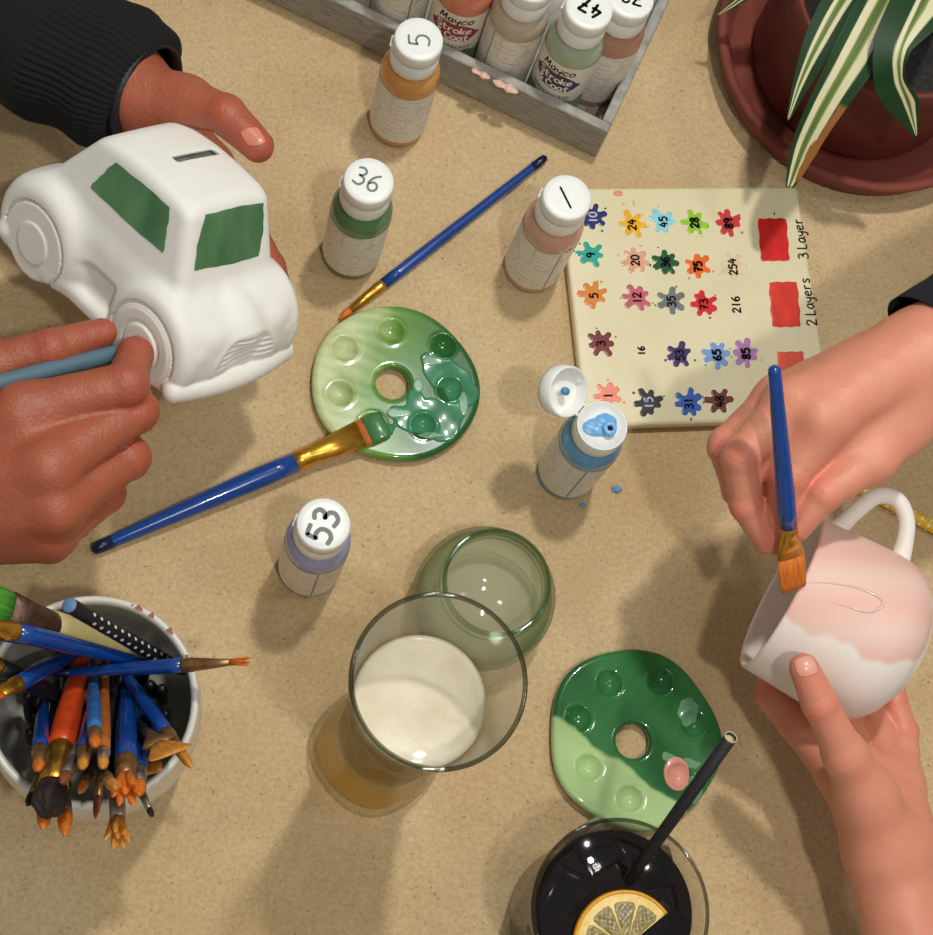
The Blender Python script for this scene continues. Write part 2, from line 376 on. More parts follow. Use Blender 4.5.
# ================================================================== canvas cloth
def ridge(x, y, a, b, h, w):
    a = np.array(a[:2]); b = np.array(b[:2]); d = b-a; t = np.clip(((x-a[0])*d[0]+(y-a[1])*d[1])/(d@d), 0, 1)
    wob = .004*np.sin(t*9+a[0]*40)
    q = np.hypot(x-a[0]-t*d[0]+wob, y-a[1]-t*d[1]); return 1.5*h*np.exp(-(q/w)**2)*np.sin(pi*np.clip(t, .05, .95))
def cloth_h(x, y):
    z = .0004*np.sin(x*31+2*np.sin(y*13))*np.sin(y*27+1.3)-.0005
    for a, b, h, w in [((10, 590), (110, 545), .0022, .006), ((-20, 520), (60, 600), .002, .007), ((672, 20), (715, 150), .0016, .006), ((690, 10), (740, 120), .0014, .005),
                       ((880, 215), (915, 300), .0026, .006), ((850, 240), (880, 330), .0018, .006), ((905, 210), (945, 280), .0022, .007), ((640, 505), (720, 545), .0016, .006), ((670, 490), (740, 560), .0016, .005),
                       ((255, 15), (340, 70), .0012, .005), ((870, 560), (960, 620), .001, .008), ((20, 860), (60, 930), .0015, .008), ((200, 420), (285, 350), .0007, .008), ((700, 590), (745, 640), .001, .007)]:
        z = z+ridge(x, y, P(*a), P(*b), h, w)
    return z
xs = np.concatenate([np.linspace(-.62, -.16, 30), np.linspace(-.15, .53, 230), np.linspace(.545, 1.0, 30)])
ys = np.concatenate([np.linspace(-.42, -.02, 26), np.linspace(-.01, .66, 226), np.linspace(.67, 1.0, 24)])
GX, GY = np.meshgrid(xs, ys, indexing='ij'); GZ = cloth_h(GX, GY)
rows = [np.stack([GX, GY, GZ], -1)]
V = rows[0].reshape(-1, 3); nx, ny = len(xs), len(ys)
ij = (np.arange(nx-1)[:, None]*ny+np.arange(ny-1)[None]).ravel()
F = np.stack([ij, ij+ny, ij+ny+1, ij+1], 1)
mb = MB(); mb.add(V, F)
# hanging sides
def hang(pts, out):
    n = len(pts); v = []
    for k in range(7):
        for i, p in enumerate(pts):
            s = k/6; v.append((p[0]+out[0]*(.012*min(1, s*4)+.014*s*math.sin(i*.55)), p[1]+out[1]*(.012*min(1, s*4)+.014*s*math.sin(i*.55)), p[2]-.24*s-(.0 if k else 0)))
    mb.add(v, [(k*n+i, k*n+i+1, (k+1)*n+i+1, (k+1)*n+i) for k in range(6) for i in range(n-1)])
G = rows[0]; hang(G[:, 0], (0, -1)); hang(G[::-1, -1], (0, 1)); hang(G[0, ::-1], (-1, 0)); hang(G[-1], (1, 0))
m, nt, b = nodes('unbleached canvas'); L = nt.links.new; tc = N(nt, 'ShaderNodeTexCoord')
n1 = N(nt, 'ShaderNodeTexNoise'); n1.inputs['Scale'].default_value = 9; n1.inputs['Detail'].default_value = 6; L(tc.outputs['Object'], n1.inputs['Vector'])
r1 = N(nt, 'ShaderNodeValToRGB'); r1.color_ramp.elements[0].position = .3; r1.color_ramp.elements[1].position = .72
r1.color_ramp.elements[0].color = (*lin(193, 164, 120), 1); r1.color_ramp.elements[1].color = (*lin(210, 185, 145), 1); L(n1.outputs[0], r1.inputs[0])
n2 = N(nt, 'ShaderNodeTexNoise'); n2.inputs['Scale'].default_value = 520; n2.inputs['Detail'].default_value = 3; L(tc.outputs['Object'], n2.inputs['Vector'])
r2 = N(nt, 'ShaderNodeValToRGB'); r2.color_ramp.elements[0].position = .26; r2.color_ramp.elements[1].position = .36
r2.color_ramp.elements[0].color = (.45, .36, .27, 1); r2.color_ramp.elements[1].color = (1, 1, 1, 1); L(n2.outputs[0], r2.inputs[0])
n4 = N(nt, 'ShaderNodeTexNoise'); n4.inputs['Scale'].default_value = 400; n4.inputs['Detail'].default_value = 5; L(tc.outputs['Object'], n4.inputs['Vector'])
mr = N(nt, 'ShaderNodeMapRange'); mr.inputs[3].default_value = .70; mr.inputs[4].default_value = 1.28; L(n4.outputs[0], mr.inputs[0])
x1 = N(nt, 'ShaderNodeMix'); x1.data_type = 'RGBA'; x1.blend_type = 'MULTIPLY'; x1.inputs[0].default_value = .8; L(r1.outputs[0], x1.inputs[6]); L(r2.outputs[0], x1.inputs[7])
x2 = N(nt, 'ShaderNodeMix'); x2.data_type = 'RGBA'; x2.blend_type = 'MULTIPLY'; x2.inputs[0].default_value = 1; L(x1.outputs[2], x2.inputs[6]); L(mr.outputs[0], x2.inputs[7]); L(x2.outputs[2], b.inputs['Base Color'])
b.inputs['Roughness'].default_value = .95; b.inputs['Specular IOR Level'].default_value = .15
n3 = N(nt, 'ShaderNodeTexNoise'); n3.inputs['Scale'].default_value = 480; n3.inputs['Detail'].default_value = 6; L(tc.outputs['Object'], n3.inputs['Vector'])
n5 = N(nt, 'ShaderNodeTexNoise'); n5.inputs['Scale'].default_value = 38; n5.inputs['Detail'].default_value = 3; L(tc.outputs['Object'], n5.inputs['Vector'])
ad = N(nt, 'ShaderNodeMath'); ad.operation = 'MULTIPLY_ADD'; ad.inputs[1].default_value = 2.2; L(n5.outputs[0], ad.inputs[0]); L(n3.outputs[0], ad.inputs[2])
bp = N(nt, 'ShaderNodeBump'); bp.inputs['Strength'].default_value = .8; bp.inputs['Distance'].default_value = .0013; L(ad.outputs[0], bp.inputs['Height']); L(bp.outputs[0], b.inputs['Normal'])
o = mb.obj('tablecloth', m); tagit(o, 'beige unbleached canvas cloth spread over the whole table', 'tablecloth')

# ================================================================== paint bottles
mlab, nt, b = nodes('printed paper label'); L = nt.links.new; tc = N(nt, 'ShaderNodeTexCoord')
mp = N(nt, 'ShaderNodeMapping'); mp.inputs['Scale'].default_value = (1, 1, .8); L(tc.outputs['Object'], mp.inputs[0])
vo = N(nt, 'ShaderNodeTexVoronoi'); vo.feature = 'DISTANCE_TO_EDGE'; vo.inputs['Scale'].default_value = 70; L(mp.outputs[0], vo.inputs['Vector'])
lt = N(nt, 'ShaderNodeMath'); lt.operation = 'LESS_THAN'; lt.inputs[1].default_value = .022; L(vo.outputs['Distance'], lt.inputs[0])
sx = N(nt, 'ShaderNodeSeparateXYZ'); L(tc.outputs['Object'], sx.inputs[0])
nz = N(nt, 'ShaderNodeTexNoise'); nz.inputs['Scale'].default_value = 120; nz.inputs['Detail'].default_value = 4; L(tc.outputs['Object'], nz.inputs['Vector'])
ms_ = N(nt, 'ShaderNodeMath'); ms_.operation = 'MULTIPLY_ADD'; ms_.inputs[1].default_value = .0022; L(nz.outputs[0], ms_.inputs[0]); L(sx.outputs[2], ms_.inputs[2])
fr = N(nt, 'ShaderNodeMath'); fr.operation = 'MODULO'; fr.inputs[1].default_value = .0052; L(ms_.outputs[0], fr.inputs[0])
l2 = N(nt, 'ShaderNodeMath'); l2.operation = 'LESS_THAN'; l2.inputs[1].default_value = .00042; L(fr.outputs[0], l2.inputs[0])
g2 = N(nt, 'ShaderNodeMath'); g2.operation = 'GREATER_THAN'; g2.inputs[1].default_value = .47; L(nz.outputs[0], g2.inputs[0])
m2 = N(nt, 'ShaderNodeMath'); m2.operation = 'MULTIPLY'; L(l2.outputs[0], m2.inputs[0]); L(g2.outputs[0], m2.inputs[1])
m3 = N(nt, 'ShaderNodeMath'); m3.operation = 'MULTIPLY'; m3.inputs[1].default_value = .4; L(lt.outputs[0], m3.inputs[0])
mxx = N(nt, 'ShaderNodeMath'); mxx.operation = 'MAXIMUM'; L(m2.outputs[0], mxx.inputs[0]); L(m3.outputs[0], mxx.inputs[1])
mm = N(nt, 'ShaderNodeMath'); mm.operation = 'MULTIPLY'; mm.inputs[1].default_value = .62; L(mxx.outputs[0], mm.inputs[0])
mc = N(nt, 'ShaderNodeMix'); mc.data_type = 'RGBA'; mc.inputs[6].default_value = (*lin(232, 227, 214), 1); mc.inputs[7].default_value = (*lin(92, 88, 90), 1); L(mm.outputs[0], mc.inputs[0]); L(mc.outputs[2], b.inputs['Base Color']); b.inputs['Roughness'].default_value = .45
M['label'] = mlab; M['hole_shade'] = mat('painted nozzle shade', (.004, .004, .006), .8)
M['label_front'] = mat('front label paper', lin(232, 226, 212), .42, var=.03, vscale=80)

def plane_map(org, u, v, n=(0, 0, 1)):
    u = np.array(u, float); v = np.array(v, float); n = np.array(n, float); org = np.array(org, float)
    return lambda a, c, l: org+u*a+v*c+n*l
BR, BH = .0173, .099
CAPM = {}
def bottle(base, colr, label, group, num=None, nang=0, nh=.011, nw=.0016, ink='ink', seam=None, face=None, openlid=False, dirt=None, brand=None, nkind=0, tint=0.0, rough=.22, tab=None):
    base = np.array(base, float)
    t = empty('paint_bottle', base, label, 'paint bottle', group)
    pm = mat('paint in bottle', colr, rough, var=.05, vscale=50, coat=.3)
    fa = math.atan2(-base[1], -base[0]) if face is None else face
    pr = [(0, .0012), (.012, .0008), (.0158, 0), (.0171, .0012), (BR, .004), (BR, .0635), (.0171, .0665), (.0160, .0696), (.0145, .0718), (.0130, .0732), (.0124, .0755), (.0124, .079), (0, .079)]
    mesh_obj('bottle_body', *lathe(pr, 56), pm, t)
    # label: one band with a narrow seam
    r = BR+.00018; z0, z1 = .0072, .0600; v = []; f = []
    s0 = (fa+pi if seam is None else fa+seam); n = 64; g = .034
    for k in range(n+1):
        a = s0+g+(2*pi-2*g)*k/n
        for zz in (z0, z0+.0015, (z0+z1)/2, z1-.0015, z1):
            v.append((r*math.cos(a), r*math.sin(a), zz))
    for k in range(n):
        for q in range(4): f.append((k*5+q, (k+1)*5+q, (k+1)*5+q+1, k*5+q+1))
    lb = mesh_obj('label', v, f, M['label_front'] if brand else M['label'], t)
    cm = lambda a, c, l, z0=.03: np.array([(r+l)*math.cos(fa+a/BR), (r+l)*math.sin(fa+a/BR), z0+c])
    if brand:
        bcol, gcol = brand
        mb = MB(); write(mb, 'Mayco', .0062, .0009, lambda a, c, l: cm(a, c, l, .0545), sp=.66, slant=.15); mb.obj('maker_name', M['ink'], lb)
        # blot behind the big lettering
        mb = MB(); pts = []
        for k in range(28):
            a = 2*pi*k/28; rr = 1+.06*math.sin(6*a+1)+.03*math.sin(11*a); pts.append((.0155*math.cos(a)*rr, .0088*math.sin(a)*rr))
        nr_ = 12; v = [cm(0, 0, .00016, .0415)]+[cm(p[0]*s, p[1]*s+p[0]*s*-.06, .00016, .0415) for s in np.linspace(1/nr_, 1, nr_) for p in pts]
        mb.add(v, [(0, 1+k, 1+(k+1) % 28) for k in range(28)]+[(1+28*j+k, 29+28*j+k, 29+28*j+(k+1) % 28, 1+28*j+(k+1) % 28) for j in range(nr_-1) for k in range(28)])
        mb.obj('lettering_panel', mat('label colour', bcol, .4), lb)
        mb = MB(); wm = lambda a, c, l: cm(a, c-.06*a, l, .0415)
        write(mb, 'Stroke', .0060, .0011, lambda a, c, l: wm(a, c+.0036, l), sp=.62, lift=.0005)
        write(mb, '& Coat', .0060, .0011, lambda a, c, l: wm(a, c-.0038, l), sp=.62, lift=.0005)
        mb.obj('lettering', mat('label lettering', lin(240, 236, 228), .4), lb)
        mb = MB(); write(mb, 'WONDERGLAZE', .0026, .0004, lambda a, c, l: cm(a, c, l, .0265), sp=.95); mb.obj('small_print', mat('small print', lin(95, 120, 90), .5), lb)
        # coloured lower band of the label
        v = []; f = []
        for k in range(33):
            a = -1.5+3*k/32
            for q in range(4): v.append(cm(a*BR, 0, .0001, .0056+[0, .006, .012, .0165+.0015*math.sin(k*.9)][q]))
        for k in range(32):
            for q in range(3): f.append((k*4+q, (k+1)*4+q, (k+1)*4+q+1, k*4+q+1))
        mesh_obj('colour_band', v, f, mat('label band', gcol, .45, var=.25, vscale=150), lb)
    # cap
    cp = [(.0126, .0765), (.0137, .0762), (.0140, .0772), (.0140, .0880), (.0137, .0884), (.0137, .0889), (.0140, .0893)]
    if not openlid:
        cp += [(.0139, .0972), (.0135, .0985), (.0128, .0990), (.010, .09905), (0, .0991)]
        v, f = lathe(cp, 56); mbc = MB().add(v, f)
        ta = fa-1.55 if tab is None else tab; bx, bf = bevel_box((.0132, -.0035, .0880), (.0152, .0035, .0905), .0006, 2)
        R = Matrix.Rotation(ta, 3, 'Z'); mbc.add([R @ Vector(q) for q in bx], bf)
        c = mbc.obj('cap', M['cap'], t)
        if num:
            ca, sa = math.cos(nang), math.sin(nang)
            mb = MB(); write(mb, num, nh, nw, plane_map((0, 0, .0991), (ca, sa, 0), (-sa, ca, 0)), sp=.78); mb.obj('handwritten_number', M[ink], c)
    else:
        cp += [(.0137, .0897), (.0131, .0897), (.0127, .0888), (.0055, .0886), (0, .0886)]
        c = mesh_obj('cap', *lathe(cp, 56), M['cap'], t)
        h = openlid; hd = np.array([math.cos(h), math.sin(h), 0]); sd = np.array([-math.sin(h), math.cos(h), 0])
        # lid: a shallow cup laid back on its hinge
        tl = .68; nrm = np.array([0, 0, 1])*math.cos(tl)-hd*math.sin(tl); ax = hd*math.cos(tl)+np.array([0, 0, 1])*math.sin(tl)
        ctr = hd*.0150+np.array([0, 0, .0885])+ax*.0132
        lp = [(0, -.0018), (.012, -.0018), (.0135, -.0008), (.0139, .002), (.0139, .0085), (.0132, .0089), (.0126, .0083), (.0124, .0015), (.0115, .0008), (.003, .0006), (.0016, .0008), (.0015, .005), (.0011, .0056), (0, .0057)]
        v, f = lathe(lp, 56); v = [ctr+ax*p[0]+sd*p[1]+nrm*(p[2]-.0085) for p in np.array(v)]
        lid = mesh_obj('lid', v, f, M['cap'], t)
        mb = MB()
        for s in (-.0035, .0035):
            q = [hd*.0132+sd*s+np.array([0, 0, .0880]), hd*.0146+sd*s+np.array([0, 0, .0884]), ctr-ax*.0132+sd*s-nrm*.002]
            mb.add(*tube(q, [.0012, .0010, .0012], 10))
        mb.obj('hinge', M['cap'], t)
        def blob(p):
            q = p; d = ellips(q, (-3.2, -1.2, 89.0), (7.6, 4.9, 1.5)); d = smin(d, ellips(q, (2.0, 1.5, 89.0), (6.4, 5.6, 1.6)), 3); d = smin(d, cyl(q, (3.4, -2.6, 91.3), 2, 2.2, 3.9, .8), 1.2)
            d = smax(d, -cyl(q, (3.4, -2.6, 93), 2, 3, 1.6, .3), .4)
            return d+.22*np.sin(q[:, 0]*.9+q[:, 1]*.4)*np.cos(q[:, 1]*.8)
        sdf_obj('dried_paint', blob, (-13, -9, 86), (11, 9, 95), .4, mat('pale blue wet paint', lin(112, 172, 226), .35, coat=.2), c, label='light blue paint round the nozzle')
        v, f = lathe([(0, 0), (.0019, 0)], 20); mesh_obj('nozzle_shade', [(p[0]+.0034, p[1]-.0026, .0911) for p in v], f, M['hole_shade'], c, label='black disc as the shade in the nozzle')  # black disc painted in for the shade down the nozzle
        mb = MB(); q = np.array(lathe([(0, .0022), (.002, .0022), (.0024, .0008), (.0018, -.001)], 14)[0]); mb.add([ctr+ax*p[0]+sd*p[1]+nrm*(p[2]-.0032) for p in q], lathe([(0, .0022), (.002, .0022), (.0024, .0008), (.0018, -.001)], 14)[1])
        mb.obj('paint_smear', mat('blue smear', lin(80, 140, 190), .4), lid)
    if dirt: dirt(c)
    return t
def bpos(base, top, h=BH, z0=0):
    a = P(*base, z0); b_ = P(*top, z0+h); q = (a+b_)/2; return (q[0], q[1], z0)
GB = 'open-standing paint bottles on the cloth'
bottle(bpos((396.5, 123.3), (419.3, 38)), lin(204, 142, 76), 'paint bottle of amber paint, cap marked 5, in front of the grey tray', GB, '5', pi/2, .012, .0012, 'inkgrey', seam=-2.2)
bottle(bpos((348.2, 252.2), (371.7, 181.8)), lin(86, 124, 82), 'paint bottle of dark green paint, cap marked 36', GB, '36', -.45, .0105, .0013, 'inkgrey', seam=2.6)
bottle(bpos((534, 268), (564.6, 196.3)), lin(202, 154, 130), 'paint bottle of dusty pink paint, cap marked 1, touching the colour tile', GB, '1', .42, .0135, .0012, 'ink', seam=.75)
bottle(bpos((310.5, 568), (321.8, 523.5)), lin(150, 152, 186), 'paint bottle of lavender paint, cap marked 53', GB, '53', 1.2, .0125, .0024, 'inkgrey', seam=.35)
bottle(bpos((562, 474), (605, 425), .087), lin(98, 152, 186), 'paint bottle of blue paint with its flip lid open', GB, openlid=2.46, seam=.55)

for (px, py, s, lab) in ((617, 489, 1.0, 'larger crumb of dried light blue paint beside the open bottle'), (583, 505, .6, 'smaller crumb of dried light blue paint in front of the open bottle')):
    c = P(px, py, .0012); sd_ = px
    f = lambda p, s=s, q=sd_: ellips(p, (0, 0, 0), (3.1*s, 2.2*s, 1.1*s))+.5*s*np.sin(p[:, 0]*1.9/s+q)*np.cos(p[:, 1]*2.3/s)
    o, _ = sdf_obj('paint_crumb', f, (-5, -5, -3), (5, 5, 3), .3, mat('dried blue paint', lin(96, 156, 205), .5), None); o.location = c; tagit(o, lab, 'paint crumb')

# ================================================================== grey tray of bottles
c0 = P(595, 158, 0); c1 = P(265, 0, 0); e1 = (c1-c0); e1[2] = 0; e1 /= np.linalg.norm(e1); e2 = np.array([e1[1], -e1[0], 0])
if e2[1] < 0: e2 = -e2
TW, TD, TH, TT = .34, .19, .034, .0065
tm = Matrix((Vector(e1), Vector(e2) if np.cross(e1, e2)[2] > 0 else Vector(e2), Vector((0, 0, 1)))).transposed().to_4x4(); tm.translation = Vector(c0)
flip = np.cross(e1, e2)[2] < 0
tray = empty('wooden_tray', c0, 'grey washed wooden tray full of paint bottles', 'tray')
grey = mat('grey washed wood', lin(138, 132, 122), .8, col2=lin(176, 172, 162), vscale=120, bump=.7, bscale=420, stretch=(1, 1, 6))
def tbox(lo, hi, name, r=.0012):
    v, f = bevel_box(lo, hi, r, 2); v = [e1*p[0]+e2*p[1]+np.array([0, 0, p[2]]) for p in np.array(v)]
    if flip: f = [q[::-1] for q in f]
    return mesh_obj(name, v, f, grey, tray, smooth=False)
tbox((0, 0, .0005), (TW, TT, TH), 'front_board'); tbox((0, TD-TT, .0005), (TW, TD, TH), 'back_board')
tbox((0, TT, .0005), (TT, TD-TT, TH-.0003), 'side_board'); tbox((TW-TT, TT, .0005), (TW, TD-TT, TH-.0003), 'side_board')
tbox((TT, TT, .001), (TW-TT, TD-TT, .006), 'tray_base')
for (px, py, a, bq) in ((481, 74, .006, .0022), (506, 87, .0085, .0026)):
    q = P(px, py, TH); f = lambda p, a=a*1000, b_=bq*1000: ellips(p, (0, 0, 0), (a, b_, 1.3))+.5*np.sin(p[:, 0]*.6+.5)+.3*np.sin(p[:, 0]*1.1)
    o, V_ = sdf_obj('paint_drip', f, (-12, -6, -3), (12, 6, 3), .4, mat('pink drip', lin(226, 184, 166), .4), tray, label='dried pink drip')
    o.matrix_local = Matrix.Translation(Vector(q-c0)) @ Matrix.Rotation(math.atan2(e1[1], e1[0]), 4, 'Z')
GT = 'paint bottles in the grey tray'
zf = .0062
def tp(px, py):
    q = P(px, py, zf+BH); a_ = float((q-c0)@e1); b_ = max(float((q-c0)@e2), TT+BR+.0009); q = c0+e1*a_+e2*b_; return (q[0], q[1], zf)
bottle(tp(587, 13), lin(160, 172, 146), 'paint bottle of sage green paint in the tray, purple lettering, black number on cap', GT, '47', 2.6, .009, .0018, 'ink', brand=(lin(62, 42, 88), lin(120, 150, 104)), face=-2.1)
bottle(tp(631, -3), lin(178, 128, 110), 'paint bottle of dusky rose paint in the right corner of the tray', GT, '72', 2.9, .009, .0014, 'ink', seam=2.9)
bottle(tp(528, -12), lin(186, 170, 146), 'paint bottle of cream paint in the tray, left of the sage green one', GT, seam=-.62)
bottle(tp(474, -42), lin(206, 122, 92), 'paint bottle of coral paint in the tray, red lettering', GT, brand=(lin(158, 40, 58), lin(128, 140, 84)), face=-1.85)
bottle(tp(413, -66), lin(150, 160, 136), 'paint bottle left of the coral one in the tray, pale green label', GT, seam=.4)
bottle(tp(358, -86), lin(120, 150, 158), 'paint bottle at the left end of the tray row, only its foot in view', GT, seam=1.4)

# ================================================================== flowerpot and saucer
sc_ = P(868, 50, .022); sr = float(np.linalg.norm(P(719, 52, .022)-sc_))
sauc_m = mat('terracotta saucer', lin(108, 46, 35), .75, col2=lin(130, 62, 47), vscale=30, bump=.2, bscale=500)
pr = [(0, .001), (sr*.86, .001), (sr*.93, .003), (sr, .022), (sr*.995, .0245), (sr*.965, .025), (sr*.935, .0235), (sr*.875, .0085), (sr*.85, .0065), (0, .006)]
o = mesh_obj('plant_saucer', *lathe(pr, 96), sauc_m); o.location = (sc_[0], sc_[1], 0); tagit(o, 'round terracotta saucer under the plant pot', 'saucer')
pb = P(850, 67, .012); pbr = float(np.linalg.norm(P(747, 60, .012)-pb)); pt = P(928, -22, .088)
pc = np.array([(pb[0]*.8+pt[0]*.2), (pb[1]*.8+pt[1]*.2), .0066]); pbr *= 1.0; ptr = float(np.linalg.norm(P(834, 28, .088)-pt))*.92
plant = empty('potted_plant', pc, 'terracotta pot with a white-striped leafy plant beside the colour tile', 'potted plant')
pot_m = mat('painted terracotta pot', lin(98, 36, 27), .55, col2=lin(110, 43, 32), vscale=14, bump=.1, bscale=700)
H_ = .084
pr = smoothprof([(pbr*.90, 0), (pbr*.985, .004), (pbr, .012), (pbr*.99, .03), (pbr*.96, .055), (ptr*1.02, H_-.006), (ptr*1.0, H_)], 5)
pr = [(0, 0)]+[tuple(p) for p in pr]+[(ptr-.0018, H_+.0008), (ptr-.0042, H_), (ptr-.005, H_-.004), (ptr-.006, H_-.016), (0, H_-.016)]
pot = mesh_obj('pot', *lathe(pr, 96), pot_m, plant)
soil_m = mat('dark potting soil', lin(24, 26, 30), .95, col2=lin(52, 48, 46), vscale=260, bump=1, bscale=420)
v, f = lathe([(0, H_-.009), (.02, H_-.008), (.04, H_-.0095), (ptr-.0065, H_-.011)], 64)
soil = mesh_obj('soil', [(p[0], p[1], p[2]+.0018*math.sin(p[0]*310)*math.cos(p[1]*270)) for p in v], f, soil_m, plant)
leaf_m = rgb_mat('striped leaf', 'leafcol', .5, 0)
C_ed, C_cr, C_mid, C_ol = np.array(lin(15, 58, 17)), np.array(lin(224, 216, 176)), np.array(lin(116, 140, 56)), np.array(lin(90, 108, 56))
def leaf(pts, wl, wr, fold=.35, damage=False, cr=(.2, .56), crl=None, seed=0, DS=1):
    """pts: (px,py,z_mm); wl/wr half widths in mm along the leaf"""
    path = smoothprof([P(p[0], p[1], p[2]*.001)-pc for p in pts], 9); n = len(path)
    def iw(w): return np.interp(np.linspace(0, 1, n), np.linspace(0, 1, len(w)), w)
    WL, WR = iw(wl)*.001, iw(wr)*.001; m_ = 41; S = np.linspace(-1, 1, m_)
    top = []; bot = []; cols = []
    for i in range(n):
        t = path[min(i+1, n-1)]-path[max(i-1, 0)]; t /= np.linalg.norm(t)
        view = (CAMP-(path[i]+pc)); view /= np.linalg.norm(view)
        up = np.array([0, 0, 1.0])*.35+view*.65; sd = np.cross(t, up); sd /= np.linalg.norm(sd); nn = np.cross(sd, t)
        for s in S:
            w = WL[i] if s < 0 else WR[i]; rip = 1+.07*math.sin(i*.23+seed+(1.5 if s > 0 else 0))*abs(s)
            p = path[i]+sd*s*w*rip*math.cos(fold*abs(s))+nn*(abs(s)*w*math.sin(fold))
            top.append(p+nn*.0003); bot.append(p-nn*.0003)
            cr_ = crl if (crl and s < 0) else cr; a = abs(s)+.035*math.sin(i*.16+seed+(2 if s > 0 else 0))
            sm = lambda e: min(1, max(0, (a-e)/.035+.5)); c = C_ol+(C_mid-C_ol)*sm(cr_[0]*.5); c = c+(C_cr-c)*sm(cr_[0]); c = c+(C_ed-c)*sm(cr_[1])
            if damage and i > n*.62 and i < n*.93 and s*DS > .46+.14*math.sin(i*.37)+.06*math.sin(i*1.1): c = np.array(lin(156, 96, 44))
            cols.append(c)
    k = len(top); q = lambda i, j: i*m_+j; f = []
    for i in range(n-1):
        for j in range(m_-1):
            f.append((q(i, j), q(i+1, j), q(i+1, j+1), q(i, j+1))); f.append((k+q(i, j), k+q(i, j+1), k+q(i+1, j+1), k+q(i+1, j)))
        f.append((q(i, 0), k+q(i, 0), k+q(i+1, 0), q(i+1, 0))); f.append((q(i, m_-1), q(i+1, m_-1), k+q(i+1, m_-1), k+q(i, m_-1)))
    for j in range(m_-1):
        f.append((q(0, j), q(0, j+1), k+q(0, j+1), k+q(0, j))); f.append((q(n-1, j), k+q(n-1, j), k+q(n-1, j+1), q(n-1, j+1)))
    o = mesh_obj('leaf', top+bot, f, leaf_m, plant); setcol(o, 'leafcol', np.array(cols+cols)); return o
leaf([(905, -70, 82), (880, -45, 110), (846, -5, 122), (818, 42, 116), (800, 82, 104), (788, 120, 92)], [6, 10, 11.5, 10, 6.5, .6], [6, 10, 11, 8.5, 4.5, .6], seed=1, cr=(.16, .38))
o = leaf([(918, -60, 82), (900, -30, 118), (878, 8, 128), (851, 58, 122), (824, 106, 106), (803, 148, 88), (789, 187, 72)], [6, 11, 14, 14.5, 12.5, 9, 2.2], [6, 11, 13, 13, 10.5, 7, 2.0], damage=True, seed=2, cr=(.2, .56), DS=-1)
o['label'] = 'leaf with a brown dried edge near its tip'
leaf([(940, -50, 85), (932, -22, 122), (918, 8, 138), (901, 48, 138), (900, 78, 126), (908, 104, 110), (916, 136, 92)], [9, 18, 17, 6, 2.5, 6.5, .6], [8, 14, 16, 17, 15.5, 11, .8], seed=3, crl=(.2, .55), cr=(.05, .2), fold=.2)
leaf([(890, -80, 84), (830, -62, 112), (775, -32, 92), (742, -2, 66), (718, 15, 48)], [5, 8, 7, 3, .4], [5, 8, 7, 3, .4], seed=4, cr=(.25, .6))
leaf([(945, -40, 84), (975, -20, 122), (1000, 20, 130), (1010, 70, 112)], [5, 10, 11, 1], [5, 10, 11, 1], seed=5)

# ================================================================== colour tile
TC = [np.array(P(*q, .009)) for q in ((563, 190.5), (797, 186), (831, 416), (584, 427))]
tcen = sum(TC)/4; tu = (TC[1]-TC[0]+TC[2]-TC[3]); tu[2] = 0; tu /= np.linalg.norm(tu); tv = np.array([-tu[1], tu[0], 0])
# square the averaged corner directions
d2 = (TC[0]-TC[3]+TC[1]-TC[2]); d2[2] = 0; d2 /= np.linalg.norm(d2); a_ = math.atan2(tu[1], tu[0]); b_ = math.atan2(d2[1], d2[0])-pi/2; a_ = (a_+b_)/2
tu = np.array([math.cos(a_), math.sin(a_), 0]); tv = np.array([-tu[1], tu[0], 0]); TS = .1535
tile = empty('colour_sample_tile', (tcen[0], tcen[1], 0), 'square cream tile of numbered paint splats and three red swatches', 'colour tile', mat=Matrix.Translation((tcen[0], tcen[1], .0006)) @ Matrix.Rotation(a_, 4, 'Z'))
TH_ = .0085
v, f = bevel_box((-TS/2, -TS/2, 0), (TS/2, TS/2, TH_), .0022, 4)
tile_m = mat('cream glazed tile', lin(220, 208, 166), .28, col2=lin(228, 217, 180), vscale=25, coat=.25)
mesh_obj('tile_body', v, f, tile_m, tile, smooth=False)
def tl(zx, zy):
    """place on the tile face (tile coordinates, mm) of a point in the enlarged view of the tile"""
    q = P(560+zx/3.4556, 180+zy/3.4556, TH_)-tcen; return float(q@tu)*1000, float(q@tv)*1000
smats = {}
def splat(zx, zy, rgb, seed, size=1.0, dots=2):
    rs = np.random.RandomState(seed); x, y = tl(zx, zy); k = rs.randint(6, 8)
    arms = []
    for i in range(k):
        a = 2*pi*(i+rs.uniform(-.22, .22))/k+seed; ln = rs.uniform(5.2, 7.2)*size; arms.append((ln*math.cos(a), ln*math.sin(a), rs.uniform(1.35, 1.95)*size))
    ds = [(rs.uniform(8.2, 9.4)*size, rs.uniform(0, 6.28), rs.uniform(.5, .9)) for _ in range(dots)]
    def g(p):
        d = ball(p*[1, 1, 0], (0, 0, 0), 4.1*size)
        q = p*np.array([1, 1, 0], np.float32)
        for (ax, ay, r) in arms: d = smin(d, cone(q, (0, 0, 0), (ax, ay, 0), 1.5*size, r), 1.6)
        for (r_, a, s) in ds: d = np.minimum(d, ball(q, (r_*math.cos(a), r_*math.sin(a), 0), s))
        return smax(d, np.abs(p[:, 2])-.32, .25)
    key = tuple(rgb)
    if key not in smats: smats[key] = mat('glaze colour', lin(*rgb), .22, var=.12, vscale=220, coat=.3)
    o, _ = sdf_obj('paint_splat', g, (-11*size, -11*size, -1), (11*size, 11*size, 1), .36, smats[key], tile, label='glaze splat')
    o.location = (x*.001, y*.001, TH_); return o
